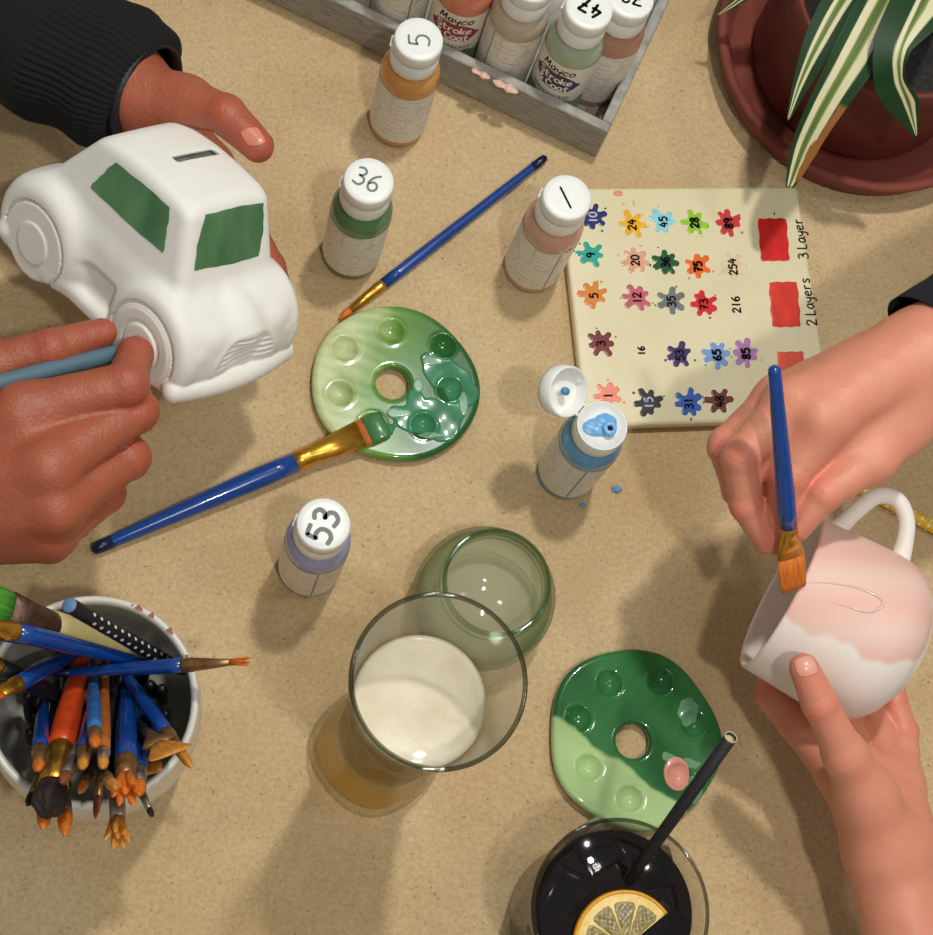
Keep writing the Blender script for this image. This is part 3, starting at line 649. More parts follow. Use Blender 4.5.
SPL = [((112, 130), (22, 38, 104), '10', 1), ((247, 155), (240, 176, 22), '24', 2), ((355, 145), (140, 212, 222), '45', 3), ((463, 148), (150, 200, 50), '28', 4), ((580, 150), (206, 60, 62), '89', 5),
       ((105, 260), (30, 164, 142), '9', 6), ((258, 278), (226, 164, 132), '20', 7), ((362, 285), (26, 84, 42), '36', 8), ((475, 300), (238, 104, 26), '75', 9), ((595, 300), (226, 204, 162), '254', 10),
       ((115, 400), (218, 128, 34), '5', 11), ((265, 408), (196, 94, 108), '12', 12), ((383, 420), (112, 118, 116), '35', 13), ((495, 430), (214, 28, 36), '73', 14), ((607, 430), None, '216', 15),
       ((140, 565), (116, 24, 34), '3', 16), ((280, 590), None, '16', 17), ((412, 605), (66, 38, 100), '53', 18), ((540, 605), (122, 158, 212), '65', 19), ((640, 600), (180, 124, 178), '85', 20),
       ((165, 745), (240, 140, 112), '1', 21), ((305, 770), (26, 28, 34), '15', 22), ((443, 772), (32, 88, 176), '31', 23), ((550, 765), (108, 48, 36), '48', 24)]
M['pale_ink'] = mat('pale lilac marker', lin(178, 176, 204), .5)
for (z, rgb, num, sd) in SPL:
    par = splat(*z, rgb, sd, 1.13) if rgb else tile
    x, y = tl(*z); h = .0050
    light = num in ('10', '15'); bold = .0015 if num in ('89', '28', '75', '36', '65', '85') else .0011
    mb = MB(); write(mb, num, h*(.8 if num == '16' else 1), bold, plane_map((0, 0, .0004) if rgb else (x*.001, y*.001, TH_), (.02, 1, 0), (-1, .02, 0)), sp=.74)
    mb.obj('number', M['pale_ink'] if light else M['ink'], par)
for txt, (zx, zy) in (('3 Layer', (829, 203)), ('2 Layers', (856, 420))):
    x, y = tl(zx, zy); mb = MB()
    write(mb, txt, .0064, .00095, plane_map((x*.001, y*.001, TH_), (-.02, 1, 0), (-1, -.02, 0)), sp=.66); mb.obj('lettering', M['ink'], tile, label='handwritten words '+txt)
for i, (z, wd, hg, rgb, n_) in enumerate((((738, 206), 105, 160, (206, 28, 24), 1), ((775, 430), 103, 165, (218, 52, 34), 2), ((800, 672), 96, 160, (226, 84, 58), 3))):
    x, y = tl(*z); w2 = wd/3.4556/1.62/2; h2 = hg/3.4556/1.62/2
    def g(p, w2=w2, h2=h2, i=i):
        q = p.copy(); q[:, 0] = q[:, 0]-.16*q[:, 1]*.4; d = rbox(q*np.array([1, 1, 0], np.float32), (0, 0, 0), (w2, h2, 3), 1.6)+.3*np.sin(q[:, 1]*.55+i)+.2*np.sin(q[:, 0]*.9+i*2)
        return smax(d, np.abs(p[:, 2])-.3, .2)
    o, _ = sdf_obj('paint_swatch', g, (-w2-3, -h2-3, -1), (w2+3, h2+3, 1), .45, mat('red glaze swatch', lin(*rgb), .25, var=.22, vscale=120, coat=.3, stretch=(1, .25, 1)), tile, label=('deep red swatch', 'brush-streaked red swatch', 'thin orange red swatch')[i])
    o.location = (x*.001, y*.001, TH_)
for (z, rgb, s) in (((200, 48), (222, 150, 132), (3.2, 2, .5)), ((218, 85), (226, 196, 90), (.9, 1.4, .4)), ((254, 82), (226, 196, 90), (.8, 2.2, .4)), ((740, 118), (40, 30, 28), (.5, 1.1, .4))):
    x, y = tl(*z); o, _ = sdf_obj('paint_fleck', lambda p, s=s: ellips(p, (0, 0, 0), s)+.12*np.sin(p[:, 0]*4), (-4, -4, -1.2), (4, 4, 1.2), .25, mat('fleck', lin(*rgb), .3), tile); o.location = (x*.001, y*.001, TH_)

# ================================================================== glazed palettes
def palette(cpx, wells, hole, rad, label, colfun, glaze, seed):
    c = P(*cpx, .006); cen = np.array([c[0], c[1], 0])
    loc = lambda q: (P(*q, .007)-cen)[:2]*1000
    W_ = [loc(q) for q in wells]; Hh = loc(hole)
    t = empty('glazed_palette', (cen[0], cen[1], .0004), label, 'palette', 'round green glazed palettes')
    def f(p):
        a = np.arctan2(p[:, 1], p[:, 0]); r = np.hypot(p[:, 0], p[:, 1]); rr = rad(a)
        d0 = (r-rr)*.95+2.6; d1 = np.abs(p[:, 2]-3.9-.22*(r/50)**2-.12*np.sin(p[:, 0]*.11+1)*np.sin(p[:, 1]*.09))-1.0
        d = np.minimum(np.maximum(d0, d1), 0)+np.hypot(np.maximum(d0, 0), np.maximum(d1, 0))-2.6
        q = np.hypot(p[:, 0]-Hh[0], p[:, 1]-Hh[1])
        d = smax(d, 9.6-q, 3.0)
        for w in W_:
            rw = np.hypot(p[:, 0]-w[0], p[:, 1]-w[1])
            d = d-.55*np.exp(-((rw-7.0)/1.5)**2)*(p[:, 2] > 3.5)
            d = smax(d, -ball(p, (w[0], w[1], 13.2), 9.3), .9)
        return d
    o, V_ = sdf_obj('palette_body', f, (-58, -58, -1), (58, 58, 11), .9, None, t)
    o.data.materials.append(rgb_mat('green glaze', 'glazecol', .2, .5, .15)); setcol(o, 'glazecol', colfun(V_, W_))
    for (nm, g, lo, hi, col_, lab) in glaze(loc, W_, f):
        o, _ = sdf_obj(nm, g, lo, hi, .6, mat(lab, lin(*col_), .2, var=.14, vscale=90, coat=.35, spec=.1), t, label=lab)
    return t
def fbm(x, y, s):
    rs = np.random.RandomState(s); z = 0
    for k in range(5):
        fx, fy, p1, p2 = rs.uniform(-1, 1, 4); z = z+np.sin(x*fx*(.12*1.7**k)+y*fy*(.12*1.7**k)+p1*9)*.55**k
    return z
def col1(V, Wl):
    x, y = V[:, 0], V[:, 1]; t = np.clip((x*.93-y*.1+30+5*fbm(x, y, 3))/52, 0, 1)
    st = np.sin((x*.25+y*.95)*.9+fbm(x, y, 5)*2)*.07; t = np.clip(t+st*(1-t), 0, 1)[:, None]
    a, b, c = np.array(lin(196, 204, 150)), np.array(lin(104, 150, 62)), np.array(lin(38, 96, 42))
    k = np.where(t < .45, a+(b-a)*t/.45, b+(c-b)*(t-.45)/.55)
    # bare clay foot
    ft = np.clip((1.4-V[:, 2])/.8, 0, 1)[:, None]; return k*(1-ft)+np.array(lin(170, 150, 110))*ft
def col2_(V, Wl):
    x, y = V[:, 0], V[:, 1]; s = y+.72*x+22+3.5*fbm(x*.7, y*.7, 8)+1.5*np.sin(x*.22)
    t = np.clip(s/2.2+.5, 0, 1)[:, None]; dk = np.array(lin(34, 92, 44))+(np.array(lin(52, 118, 62))-np.array(lin(34, 92, 44)))*np.clip(.5+.35*fbm(x, y, 9), 0, 1)[:, None]
    lt = np.array(lin(168, 198, 134))*(1+.06*fbm(x, y, 10))[:, None]
    k = lt*(1-t)+dk*t; ft = np.clip((1.4-V[:, 2])/.8, 0, 1)[:, None]; return k*(1-ft)+np.array(lin(176, 160, 120))*ft
def glaze1(loc, Wl, body):
    pts = [loc(q) for q in ((428, 362), (440, 372), (456, 378), (462, 394), (452, 414), (432, 418), (416, 402), (408, 420), (398, 414), (386, 432), (444, 432))]
    rr = (6, 11, 9, 10, 9, 13, 7, 8, 5, 4, 8)
    def g(p):
        q = p*np.array([1, 1, 0], np.float32); d = None
        for (c, r) in zip(pts, rr):
            e = ball(q, (c[0], c[1], 0), r*.92); d = e if d is None else smin(d, e, 4)
        d = d+.7*np.sin(p[:, 0]*.5)+.7*np.sin(p[:, 1]*.55+1)
        b = body(p); return smax(smax(d, b-(.85+.25*np.sin(p[:, 0]*.28)*np.sin(p[:, 1]*.25)), 1.0), -(b+.8), .3)
    def g2(p):
        d = None
        for (q, a, b_) in (((398, 414), 7, 3), ((430, 436), 8, 2), ((463, 405), 2.4, 7), ((432, 362), 6, 3), ((418, 386), 3, 5)):
            c = loc(q); e = ellips(p*np.array([1, 1, 0], np.float32), (c[0], c[1], 0), (a, b_, 5)); d = e if d is None else np.minimum(d, e)
        b = body(p); return smax(smax(d+.5*np.sin(p[:, 0]*.6), b-1.3, .6), -(b+.4), .3)
    return [('wet_glaze', g, (-30, -56, 0), (56, 34, 11), (62, 128, 90), 'wet teal green glaze'), ('wet_glaze', g2, (-30, -56, 0), (56, 34, 11), (128, 172, 140), 'pale streaks of wet glaze')]
def glaze2(loc, Wl, body):
    def g(p):
        c = loc((676, 774)); d = ellips(p*np.array([1, 1, 0], np.float32), (c[0], c[1], 0), (7.5, 9.5, 9))
        b = body(p); return smax(smax(d, b-.9, .8), -(b+.9), .3)
    def g2(p):
        d = None
        for (q, a, b_) in (((688, 712), 6, 8), ((668, 758), 4, 3), ((686, 764), 8, 3), ((694, 790), 5, 8)):
            c = loc(q); e = ellips(p*np.array([1, 1, 0], np.float32), (c[0], c[1], 0), (a, b_, 9)); d = e if d is None else smin(d, e, 2)
        b = body(p); return smax(smax(d+.8*np.sin(p[:, 0]*.7)*np.sin(p[:, 1]*.6), b-.5, .5), -(b+.6), .3)
    return [('wet_glaze', g2, (-10, -50, 0), (56, 40, 11), (104, 150, 112), 'smeared pale green glaze'), ('wet_glaze', g, (0, -50, 0), (50, 20, 11), (222, 152, 136), 'pool of pink glaze')]
palette((395.5, 383.5), [(391, 332), (345, 349), (340, 394), (372, 426), (423, 426), (450, 390), (443, 347)], (392.5, 383),
        lambda a: 48.3+1.1*np.cos(2*a+.6)+.7*np.cos(3*a+1.2)+.4*np.cos(5*a), 'glazed palette shaded light to dark green, with a brush lying on it', col1, glaze1, 1)
palette((635, 738), [(609, 683.5), (660, 682), (693, 724), (678, 776), (629, 799), (588, 768), (578, 719)], (633, 741),
        lambda a: 49.8+.9*np.cos(2*a+2.4)+1.1*np.cos(5*a+.5)+.6*np.cos(3*a), 'glazed palette half dark and half light green, with a pink glaze pool', col2_, glaze2, 2)

# ================================================================== brushes
def loft(secs, n=18):
    """sections (z, rx, ry, dx, dy)"""
    v = []; f = []
    for s in secs:
        z, rx, ry = s[:3]; dx, dy = (s[3], s[4]) if len(s) > 3 else (0, 0)
        for k in range(n):
            a = 2*pi*k/n; v.append((dx+rx*math.cos(a), dy+ry*math.sin(a), z))
    m_ = len(secs)
    for i in range(m_-1):
        for k in range(n): f.append((i*n+k, i*n+(k+1) % n, (i+1)*n+(k+1) % n, (i+1)*n+k))
    v.append((0 if len(secs[0]) < 4 else secs[0][3], 0, secs[0][0])); f += [(len(v)-1, (k+1) % n, k) for k in range(n)]
    s = secs[-1]; v.append((0 if len(s) < 4 else s[3], 0 if len(s) < 4 else s[4], s[0])); b = (m_-1)*n; f += [(len(v)-1, b+k, b+(k+1) % n) for k in range(n)]
    return v, f
def brush(tip, tail, label, group=None, hr=.0034, tr=None, fl=.022, hl=.014, kind='round', hair='orange_hair', fer='gold', han='blue_handle', fw=None, tailcap=True, side=None, hw=None, bands=True, tip2=None, tiplen=.0):
    """tip and tail are world points; local z runs from the tail to the tip of the bristles"""
    tip = np.array(tip, float); tail = np.array(tail, float); Lt = float(np.linalg.norm(tip-tail)); mtx = frame(tip-tail, side); mtx.translation = Vector(tail)
    t = empty('paintbrush', tail, label, 'paintbrush', group, mat=mtx)
    zf = Lt-hl-fl; zh = Lt-hl; tr = tr or hr*.5; fw = fw or hr*.9; hw = hw or fw
    sec = [(0, tr*.35, tr*.35), (.0012, tr*.85, tr*.85), (.004, tr, tr)]
    for k, (s, q) in enumerate(((.15, .15), (.35, .42), (.6, .78), (.78, 1), (.9, .97), (1, .86))):
        r = tr+(hr-tr)*q; sec.append((.004+(zf-.004)*s, r, r))
    hm = M[han] if isinstance(han, str) else han
    mesh_obj('handle', *loft(sec), hm, t)
    if tailcap and han == 'blue_handle':
        r = tr*1.02; ze = .012; rr = tr+(hr-tr)*.10
        mesh_obj('handle_tip', *loft([(-.0002, tr*.37, tr*.37), (.0012, tr*.9, tr*.9), (.004, tr*1.03, tr*1.03), (ze, rr*1.02, rr*1.02)]), M['blue_tail'], t, label='dark dipped handle end')
    flat = kind in ('flat', 'fan', 'splayflat'); r0 = hr*.9
    fs = [(zf-.0015, r0, r0), (zf+fl*.06, r0*1.04, r0*1.04)]
    if bands: fs += [(zf+fl*.10, r0*1.12, r0*1.12), (zf+fl*.14, r0*1.02, r0*1.02), (zf+fl*.19, r0*1.12, r0*1.12), (zf+fl*.23, r0*1.01, r0*1.01)]
    fs += [(zf+fl*.5, r0*(.6)+hw*.4 if flat else r0*.7+fw*.3, r0*.8 if flat else r0*.7+fw*.3), (zh, hw if flat else fw, r0*.45 if flat else fw)]
    mesh_obj('ferrule', *loft(fs), M[fer], t)
    hm = M[hair]
    if kind == 'round':
        w = fw*.92; hs = [(zh-.002, w*.95, w*.95), (zh+hl*.25, w*1.12, w*1.12), (zh+hl*.6, w*.92, w*.92), (zh+hl*.85, w*.5, w*.5), (zh+hl, w*.08, w*.08)]
        mesh_obj('bristles', *loft(hs, 14), hm, t)
    elif kind == 'flat':
        w = hw*.98; hs = [(zh-.002, w*.96, r0*.4), (zh+hl*.4, w*1.02, r0*.42), (zh+hl*.8, w*.97, r0*.26), (zh+hl, w*.86, r0*.07)]
        mesh_obj('bristles', *loft(hs, 20), hm, t)
        if tip2: mesh_obj('paint_on_bristles', *loft([(zh+hl*tiplen, w*1.03, r0*.46), (zh+hl*.8, w*1.0, r0*.34), (zh+hl*1.01, w*.9, r0*.1)], 20), M[tip2], t, label='green paint on the bristles')
    elif kind == 'fan':
        w = hw; hs = [(zh-.002, w*.4, r0*.4), (zh+hl*.3, w*.72, r0*.5), (zh+hl*.65, w*1.05, r0*.5), (zh+hl*.88, w*1.2, r0*.4), (zh+hl*.97, w*1.12, r0*.25), (zh+hl, w*.9, r0*.08)]
        mesh_obj('bristles', *loft(hs, 28), hm, t)
    elif kind == 'splay':
        mb_ = MB(); rs = np.random.RandomState(int(tip[0]*9999) % 9999)
        for k in range(6):
            a = 2*pi*k/6+rs.uniform(-.3, .3); o1 = fw*.45; ex = fw*rs.uniform(.55, 1.15)
            mb_.add(*loft([(zh-.002, fw*.4, fw*.4, o1*math.cos(a), o1*math.sin(a)), (zh+hl*.45, fw*.5, fw*.42, (o1+ex*.4)*math.cos(a), (o1+ex*.4)*math.sin(a)), (zh+hl*.8, fw*.36, fw*.3, (o1+ex*.75)*math.cos(a), (o1+ex*.75)*math.sin(a)), (zh+hl*rs.uniform(.9, 1.02), fw*.06, fw*.06, (o1+ex)*math.cos(a), (o1+ex)*math.sin(a))], 10))
        mb_.add(*loft([(zh-.002, fw*.8, fw*.8), (zh+hl*.5, fw*.75, fw*.75), (zh+hl*.85, fw*.1, fw*.1)], 10)); mb_.obj('bristles', hm, t)
    elif kind == 'mop':
        def g(p):
            d = cone(p, (0, 0, 0), (0, 0, hl*1000*.75), hw*920, hw*1060); return d+.45*fbm(p[:, 0]*9, p[:, 1]*9+p[:, 2]*5, 21)
        e = hw*1000+4; o, _ = sdf_obj('bristles', g, (-e, -e, -e), (e, e, hl*1000+e), .7, hm, t); o.location = (0, 0, zh-.001)
    return t
def W3(px, py, zmm): return P(px, py, zmm*.001)
brush(W3(339, 319, 2.6), W3(546, 157, 3.6), 'long thin blue paintbrush with orange tip lying between the green and pink bottles', hr=.0036, tr=.0026, fl=.0265, hl=.0085, fw=.0023, hair='orange_hair')
M['orange_band'] = mat('orange bristle base', lin(196, 104, 34), .55, var=.2, vscale=500)
M['green_paint'] = mat('green wet paint', lin(70, 122, 74), .3, var=.1, coat=.3)
brush(W3(386, 423, 11.5), W3(92, 550, 4.4), 'wide flat blue paintbrush lying with its green tip on the palette', hr=.0062, tr=.0036, fl=.041, hl=.016, kind='flat', hair='orange_band', hw=.0085, tip2='green_paint', tiplen=.22, side=(.35, 1, 0))
# yellow spotted pencil
ye = mat('yellow lacquer', lin(226, 182, 30), .35, var=.06); wd = mat('cream wood', lin(226, 204, 150), .6)
a = W3(817, 463.5, 4.2); b_ = W3(985, 556, 4.2); t = empty('pencil', a, 'yellow pencil with white spots lying behind the mug handle', 'pencil', mat=(lambda m_: (setattr(m_, 'translation', Vector(a)), m_)[1])(frame(b_-a)))
Lp = float(np.linalg.norm(b_-a)); pb_ = mesh_obj('barrel', *lathe([(0, .006), (.0036, .006), (.0038, .007), (.0038, Lp-.001), (.0034, Lp), (0, Lp)], 24), ye, t)
mesh_obj('end_cap', *lathe([(0, 0), (.003, 0), (.0036, .0008), (.0037, .006)], 24), wd, t, label='pale bare end')
mb = MB()
for k in range(16):
    for j in range(6):
        z_ = .010+k*.0055; aa = j*pi/3+(k % 2)*pi/6; r_ = .00385; v = []
        for q in range(9):
            g_ = 2*pi*q/9; v.append(((r_+.0001)*math.cos(aa+math.cos(g_)*.26), (r_+.0001)*math.sin(aa+math.cos(g_)*.26), z_+.0010*math.sin(g_)))
        if z_ < Lp-.004: mb.add(v, [tuple(range(9))])
mb.obj('white_spots', mat('white print', lin(238, 232, 210), .4), pb_)

# ================================================================== cup of brushes
cup_c = np.array([(P(91, 700, .105)[0]+P(100, 729, 0)[0])/2, (P(91, 700, .105)[1]+P(100, 729, 0)[1])/2, 0])
cup = empty('brush_cup', cup_c, 'white ceramic cup crowded with paintbrushes', 'cup')
CHt = .105
op = smoothprof([(.040, .0008), (.0455, .004), (.0495, .020), (.0525, .050), (.0528, .078), (.0512, CHt-.004)], 6)
ip = smoothprof([(.0470, CHt-.003), (.0482, .078), (.0480, .05), (.045, .02), (.040, .010)], 6)
pr = [(0, .0008)]+[tuple(p) for p in op]+[(.0507, CHt-.001), (.0493, CHt), (.0478, CHt-.001)]+[tuple(p) for p in ip]+[(.03, .008), (0, .008)]
mesh_obj('cup_body', *lathe(pr, 96), mat('white glazed ceramic', lin(214, 210, 198), .3, var=.03, vscale=20, coat=.35), cup)
mb = MB()
for (px, py, s, st) in ((139, 608, 1.5, 1.3), (152, 615, 1.7, .8), (170, 631, 1.6, 1.2), (178, 660, .7, 1), (132, 606, .6, 1)):
    q = P(px, py, CHt)-cup_c; a0 = math.atan2(q[1], q[0]); v = []
    for k in range(10):
        g_ = 2*pi*k/10; rr = s*(1+.3*math.sin(3*g_+px)); r_ = .0494+rr*.001*math.cos(g_)*.8; aa = a0+rr*.001*math.sin(g_)*st/.0494; v.append((r_*math.cos(aa), r_*math.sin(aa), CHt+.0003))
    mb.add(v, [tuple(range(10))])
mb.obj('paint_flecks', mat('red brown fleck', lin(150, 70, 52), .5), cup, label='red brown paint flecks on the rim')
M['orange_handle'] = mat('orange lacquer', lin(206, 70, 22), .35, var=.15, vscale=120)
M['ochre_handle'] = mat('ochre lacquer', lin(178, 98, 26), .4, var=.2, vscale=150)
M['speckled_handle'] = mat('paint-worn black handle', lin(40, 38, 40), .6, col2=lin(120, 116, 112), vscale=420)
M['dark_handle'] = mat('black handle', lin(26, 26, 30), .4, var=.3, vscale=200)
M['cream_handle'] = mat('cream handle', lin(196, 178, 120), .45, var=.06, vscale=60)
M['brown_ferrule'] = mat('tarnished brown ferrule', lin(84, 58, 46), .4, metal=.5, var=.35, vscale=260, bump=.3, bscale=500)
GBR = 'paintbrushes in the white cup'
CUPB = []   # (tip px,py,z ; tail px,py,z ; label ; options)
def cb(tip, tail, label, **k): CUPB.append((tip, tail, label, k))
cb((38, 770, 150), (72, 652, 14), 'paintbrush with orange round tip, leftmost of the downward blue ones in the cup', hr=.0036, fl=.024, hl=.011, fw=.0026, fer='gold_dull')
cb((48, 806, 168), (80, 648, 24), 'thick orange paintbrush with blackened bristles in the cup', hr=.0068, tr=.004, fl=.034, hl=.014, kind='mop', hair='dark_hair', han='orange_handle', fw=.0072, hw=.0072, fer='gold')
cb((62, 783, 150), (104, 660, 12), 'paint-speckled black paintbrush beside the orange one in the cup', hr=.0038, fl=.022, hl=.012, fw=.0026, hair='brown_hair', han='speckled_handle', fer='silver')
cb((82, 768, 160), (103, 655, 13), 'blue paintbrush with yellow orange tip in the middle of the cup', hr=.0036, fl=.018, hl=.009, fw=.0024, fer='gold_dull', hair='tan_hair')
cb((95, 746, 172), (114, 652, 12), 'worn light blue paintbrush standing highest in the cup', hr=.0034, fl=.014, hl=.010, fw=.0026, fer='gold_dull', han='blue_pale')
cb((103, 768, 152), (118, 660, 12), 'thin ochre paintbrush with silver ferrule in the cup', hr=.0032, fl=.013, hl=.010, fw=.0024, fer='silver', han='ochre_handle', hair='tan_hair')
cb((125, 797, 164), (129, 668, 13), 'blue paintbrush with splayed orange bristles in the cup', hr=.0052, fl=.020, hl=.021, fw=.0046, kind='splay', fer='gold_dull')
cb((138, 794, 148), (138, 672, 13), 'blue paintbrush right of the splayed one, in a silver ferrule', hr=.0040, fl=.020, hl=.012, fw=.0036, fer='silver', hair='orange_hair')
cb((172, 754, 126), (128, 676, 20), 'fan brush with wide ochre bristles at the right of the cup', hr=.003, fl=.02, hl=.026, hw=.0085, kind='fan', fer='gold_dull', han='dark_handle', hair='tan_hair', side=(1, .35, 0))
cb((150, 774, 118), (124, 690, 18), 'short ochre brush half hidden below the fan brush', hr=.003, fl=.02, hl=.018, hw=.006, kind='flat', fer='gold_dull', han='dark_handle', hair='tan_hair', side=(1, .2, 0))
cb((192, 768, 136), (118, 658, 24), 'blue paintbrush leaning to the lower right of the cup', hr=.0036, fl=.023, hl=.013, fw=.0024, fer='gold_dull', hair='tan_hair')
cb((250, 661, 128), (86, 674, 52), 'blue paintbrush sticking out flat to the right of the cup', hr=.0036, fl=.027, hl=.011, kind='splay', fw=.0016, fer='gold_dull')
cb((-14, 701, 150), (122, 652, 20), 'blue paintbrush crossing the left rim of the cup', hr=.0042, fl=.020, hl=.012, kind='flat', hw=.004, fer='gold', hair='orange_hair')
cb((-42, 618, 160), (150, 668, 62), 'blue paintbrush lying over the cup toward the upper left', hr=.0046, fl=.022, hl=.014, kind='flat', hw=.005, fer='gold')
cb((-40, 630, 140), (146, 672, 24), 'slim blue paintbrush just under the upper left one', hr=.0034, fl=.016, hl=.012, fer='gold')
cb((-27, 602, 140), (160, 676, 22), 'broad paintbrush with green bristles and cream handle', hr=.0085, tr=.006, fl=.030, hl=.024, kind='flat', hw=.0105, hair='green_hair', han='cream_handle', fer='brown_ferrule', side=(.2, 1, .3), bands=False)
cb((-27, 655, 132), (120, 716, 12), 'black handled brush poking out at the left of the cup', hr=.0048, fl=.010, hl=.010, fer='gold', han='dark_handle')
cb((43, 829, 136), (74, 668, 13), 'low orange tipped brush, left of the pair below the cup', hr=.003, fl=.022, hl=.016, fw=.0034, fer='silver', han='dark_handle')
cb((65, 836, 132), (92, 672, 13), 'low orange tipped brush, right of the pair below the cup', hr=.003, fl=.022, hl=.019, fw=.0034, fer='silver', han='dark_handle')
cb((118, 842, 140), (112, 676, 13), 'brush with a yellow split tip reaching lowest below the cup', hr=.0042, fl=.026, hl=.017, fw=.0036, kind='splay', fer='silver', han='dark_handle', hair='tan_hair')
cb((95, 819, 134), (102, 672, 13), 'thin brown pointed brush below the cup', hr=.0028, fl=.022, hl=.016, fw=.0018, fer='gold_dull', han='dark_handle', hair='brown_hair')
cb((116, 789, 157), (80, 690, 13), 'tan tipped brush slanting across the others in the cup', hr=.003, fl=.016, hl=.016, fw=.0026, fer='gold_dull', han='dark_handle', hair='tan_hair')
cb((79, 793, 148), (108, 690, 13), 'tan tipped brush beside the speckled one in the cup', hr=.003, fl=.016, hl=.014, fw=.0024, fer='gold_dull', han='blue_handle', hair='tan_hair')
cb((153, 817, 122), (104, 690, 13), 'small dark brush with a thin silver ferrule at the lower right of the cup', hr=.0026, fl=.028, hl=.007, fw=.0015, fer='silver', han='dark_handle', hair='dark_hair')
cb((27, 806, 128), (66, 690, 13), 'slim dark brush at the lower left of the cup', hr=.003, fl=.02, hl=.012, fw=.0022, fer='gold_dull', han='dark_handle', hair='dark_hair')
for (px, py, z, tx, ty) in ((152, 702, 88, 132, 716), (162, 688, 84, 140, 700), (166, 712, 80, 146, 722), (150, 684, 78, 130, 690), (38, 672, 82, 62, 690), (28, 694, 86, 56, 712), (36, 716, 84, 60, 726), (150, 664, 70, 128, 672), (60, 652, 66, 76, 676), (44, 742, 80, 70, 738), (30, 732, 84, 58, 736), (58, 758, 80, 82, 748)):
    cb((px, py, z), (tx, ty, 13), 'dark worn brush standing low and head down among the others in the cup', hr=.0040, tr=.0027, fl=.012, hl=.008, fw=.003, fer='brown_ferrule', han='dark_handle', hair='dark_hair', dark=True)  # filler brushes, added to darken the crowded inside of the cup
def relax(items, it=1100):
    T = [W3(*q[0]) for q in items]; B = [W3(*q[1]) for q in items]; R = [ray(*q[0][:2]) for q in items]; n = len(items)
    def rad(k, s): h = k.get('hr', .0034); return max(h*(.5+.5*min(1, s/.6)), k.get('hw', 0)*.8 if s > .85 else 0)
    for _ in range(it):
        worst = 0
        for i in range(n):
            for j in range(i):
                d1 = T[i]-B[i]; d2 = T[j]-B[j]; r = B[i]-B[j]; a = d1@d1; e = d2@d2; f = d2@r; c = d1@r; b = d1@d2; den = a*e-b*b
                s = min(1, max(0, (b*f-c*e)/den)) if den > 1e-14 else .5
                t = (b*s+f)/e
                if t < 0: t = 0; s = min(1, max(0, -c/a))
                elif t > 1: t = 1; s = min(1, max(0, (b-c)/a))
                p = B[i]+d1*s; q = B[j]+d2*t; v = p-q; L = np.linalg.norm(v); need = rad(items[i][3], s)+rad(items[j][3], t)+.0009
                if L < need:
                    nv = v/L if L > 1e-9 else np.array([1, 0, 0.]); g = (need-L)*.3; worst = max(worst, need-L)
                    for (k, w, sg) in ((i, s, 1), (j, t, -1)):
                        B[k] = B[k]+nv*g*sg*(1-w); al = float(R[k]@nv)*g*sg*w*1.6; T[k] = T[k]+R[k]*al
        for k in range(n):
            h = items[k][3].get('hr', .0034)
            rr = B[k][:2]-cup_c[:2]; m = np.linalg.norm(rr); lim = float(np.interp(B[k][2], [.01, .02, .05, .08], [.036, .041, .044, .044]))-h
            if m > lim: B[k][:2] = cup_c[:2]+rr/m*lim
            B[k][2] = max(B[k][2], .0115)
            # stay clear of the rim
            d = T[k]-B[k]
            for zz in (.098, .104, .108):
                if T[k][2] > zz > B[k][2]:
                    s = (zz-B[k][2])/d[2]; q = B[k]+d*s; rr = q[:2]-cup_c[:2]; m = np.linalg.norm(rr)
                    if .0465-h < m < .0535+h: # lift the head along the line of sight
                        T[k] = T[k]-R[k]*.0006; B[k][:2] -= rr/m*.0003
                elif T[k][2] <= zz and np.linalg.norm(T[k][:2]-cup_c[:2]) > .045 : T[k] = T[k]-R[k]*.001
    return [(T[k], B[k]) for k in range(n)], worst
RL, wst = relax(CUPB); print('relax left', wst)
for (tp_, tl_), (_, _, lab, k) in zip(RL, CUPB):
    k = dict(k); dk = k.pop('dark', False); brush(*((tl_, tp_) if dk else (tp_, tl_)), lab, 'dark filler brushes added low in the cup' if dk else GBR, **k)
# black pen with white spots, blunt end up
a = W3(170, 664, 70); b_ = W3(69, 605, 150); d_ = (b_-a)/np.linalg.norm(b_-a); a = b_-d_*.112
mt = frame(d_); mt.translation = Vector(a); t = empty('pencil', a, 'black pencil with white spots and a blue end, across the brush cup', 'pencil', mat=mt)
Lp = .112; bar = mesh_obj('barrel', *lathe([(0, 0), (.0012, .001), (.0036, .016), (.0037, Lp-.001), (.0033, Lp), (0, Lp)], 24), M['dark_handle'], t)
mesh_obj('end_cap', *lathe([(.0036, Lp-.0009), (.0036, Lp+.0002), (.003, Lp+.0008), (0, Lp+.0009)], 24), mat('dusty blue end', lin(98, 132, 172), .5, var=.1, vscale=300), t, label='dusty blue end')
mb = MB()
for k in range(13):
    for j in range(6):
        z_ = Lp-.016-k*.0062-(j % 2)*.0031; aa = j*pi/3; r_ = .00378; v = []
        for q in range(9):
            g_ = 2*pi*q/9; v.append((r_*math.cos(aa+math.cos(g_)*.24), r_*math.sin(aa+math.cos(g_)*.24), z_+.0012*math.sin(g_)))
        mb.add(v, [tuple(range(9))])
mb.obj('white_spots', mat('white print', lin(214, 212, 204), .4), bar)

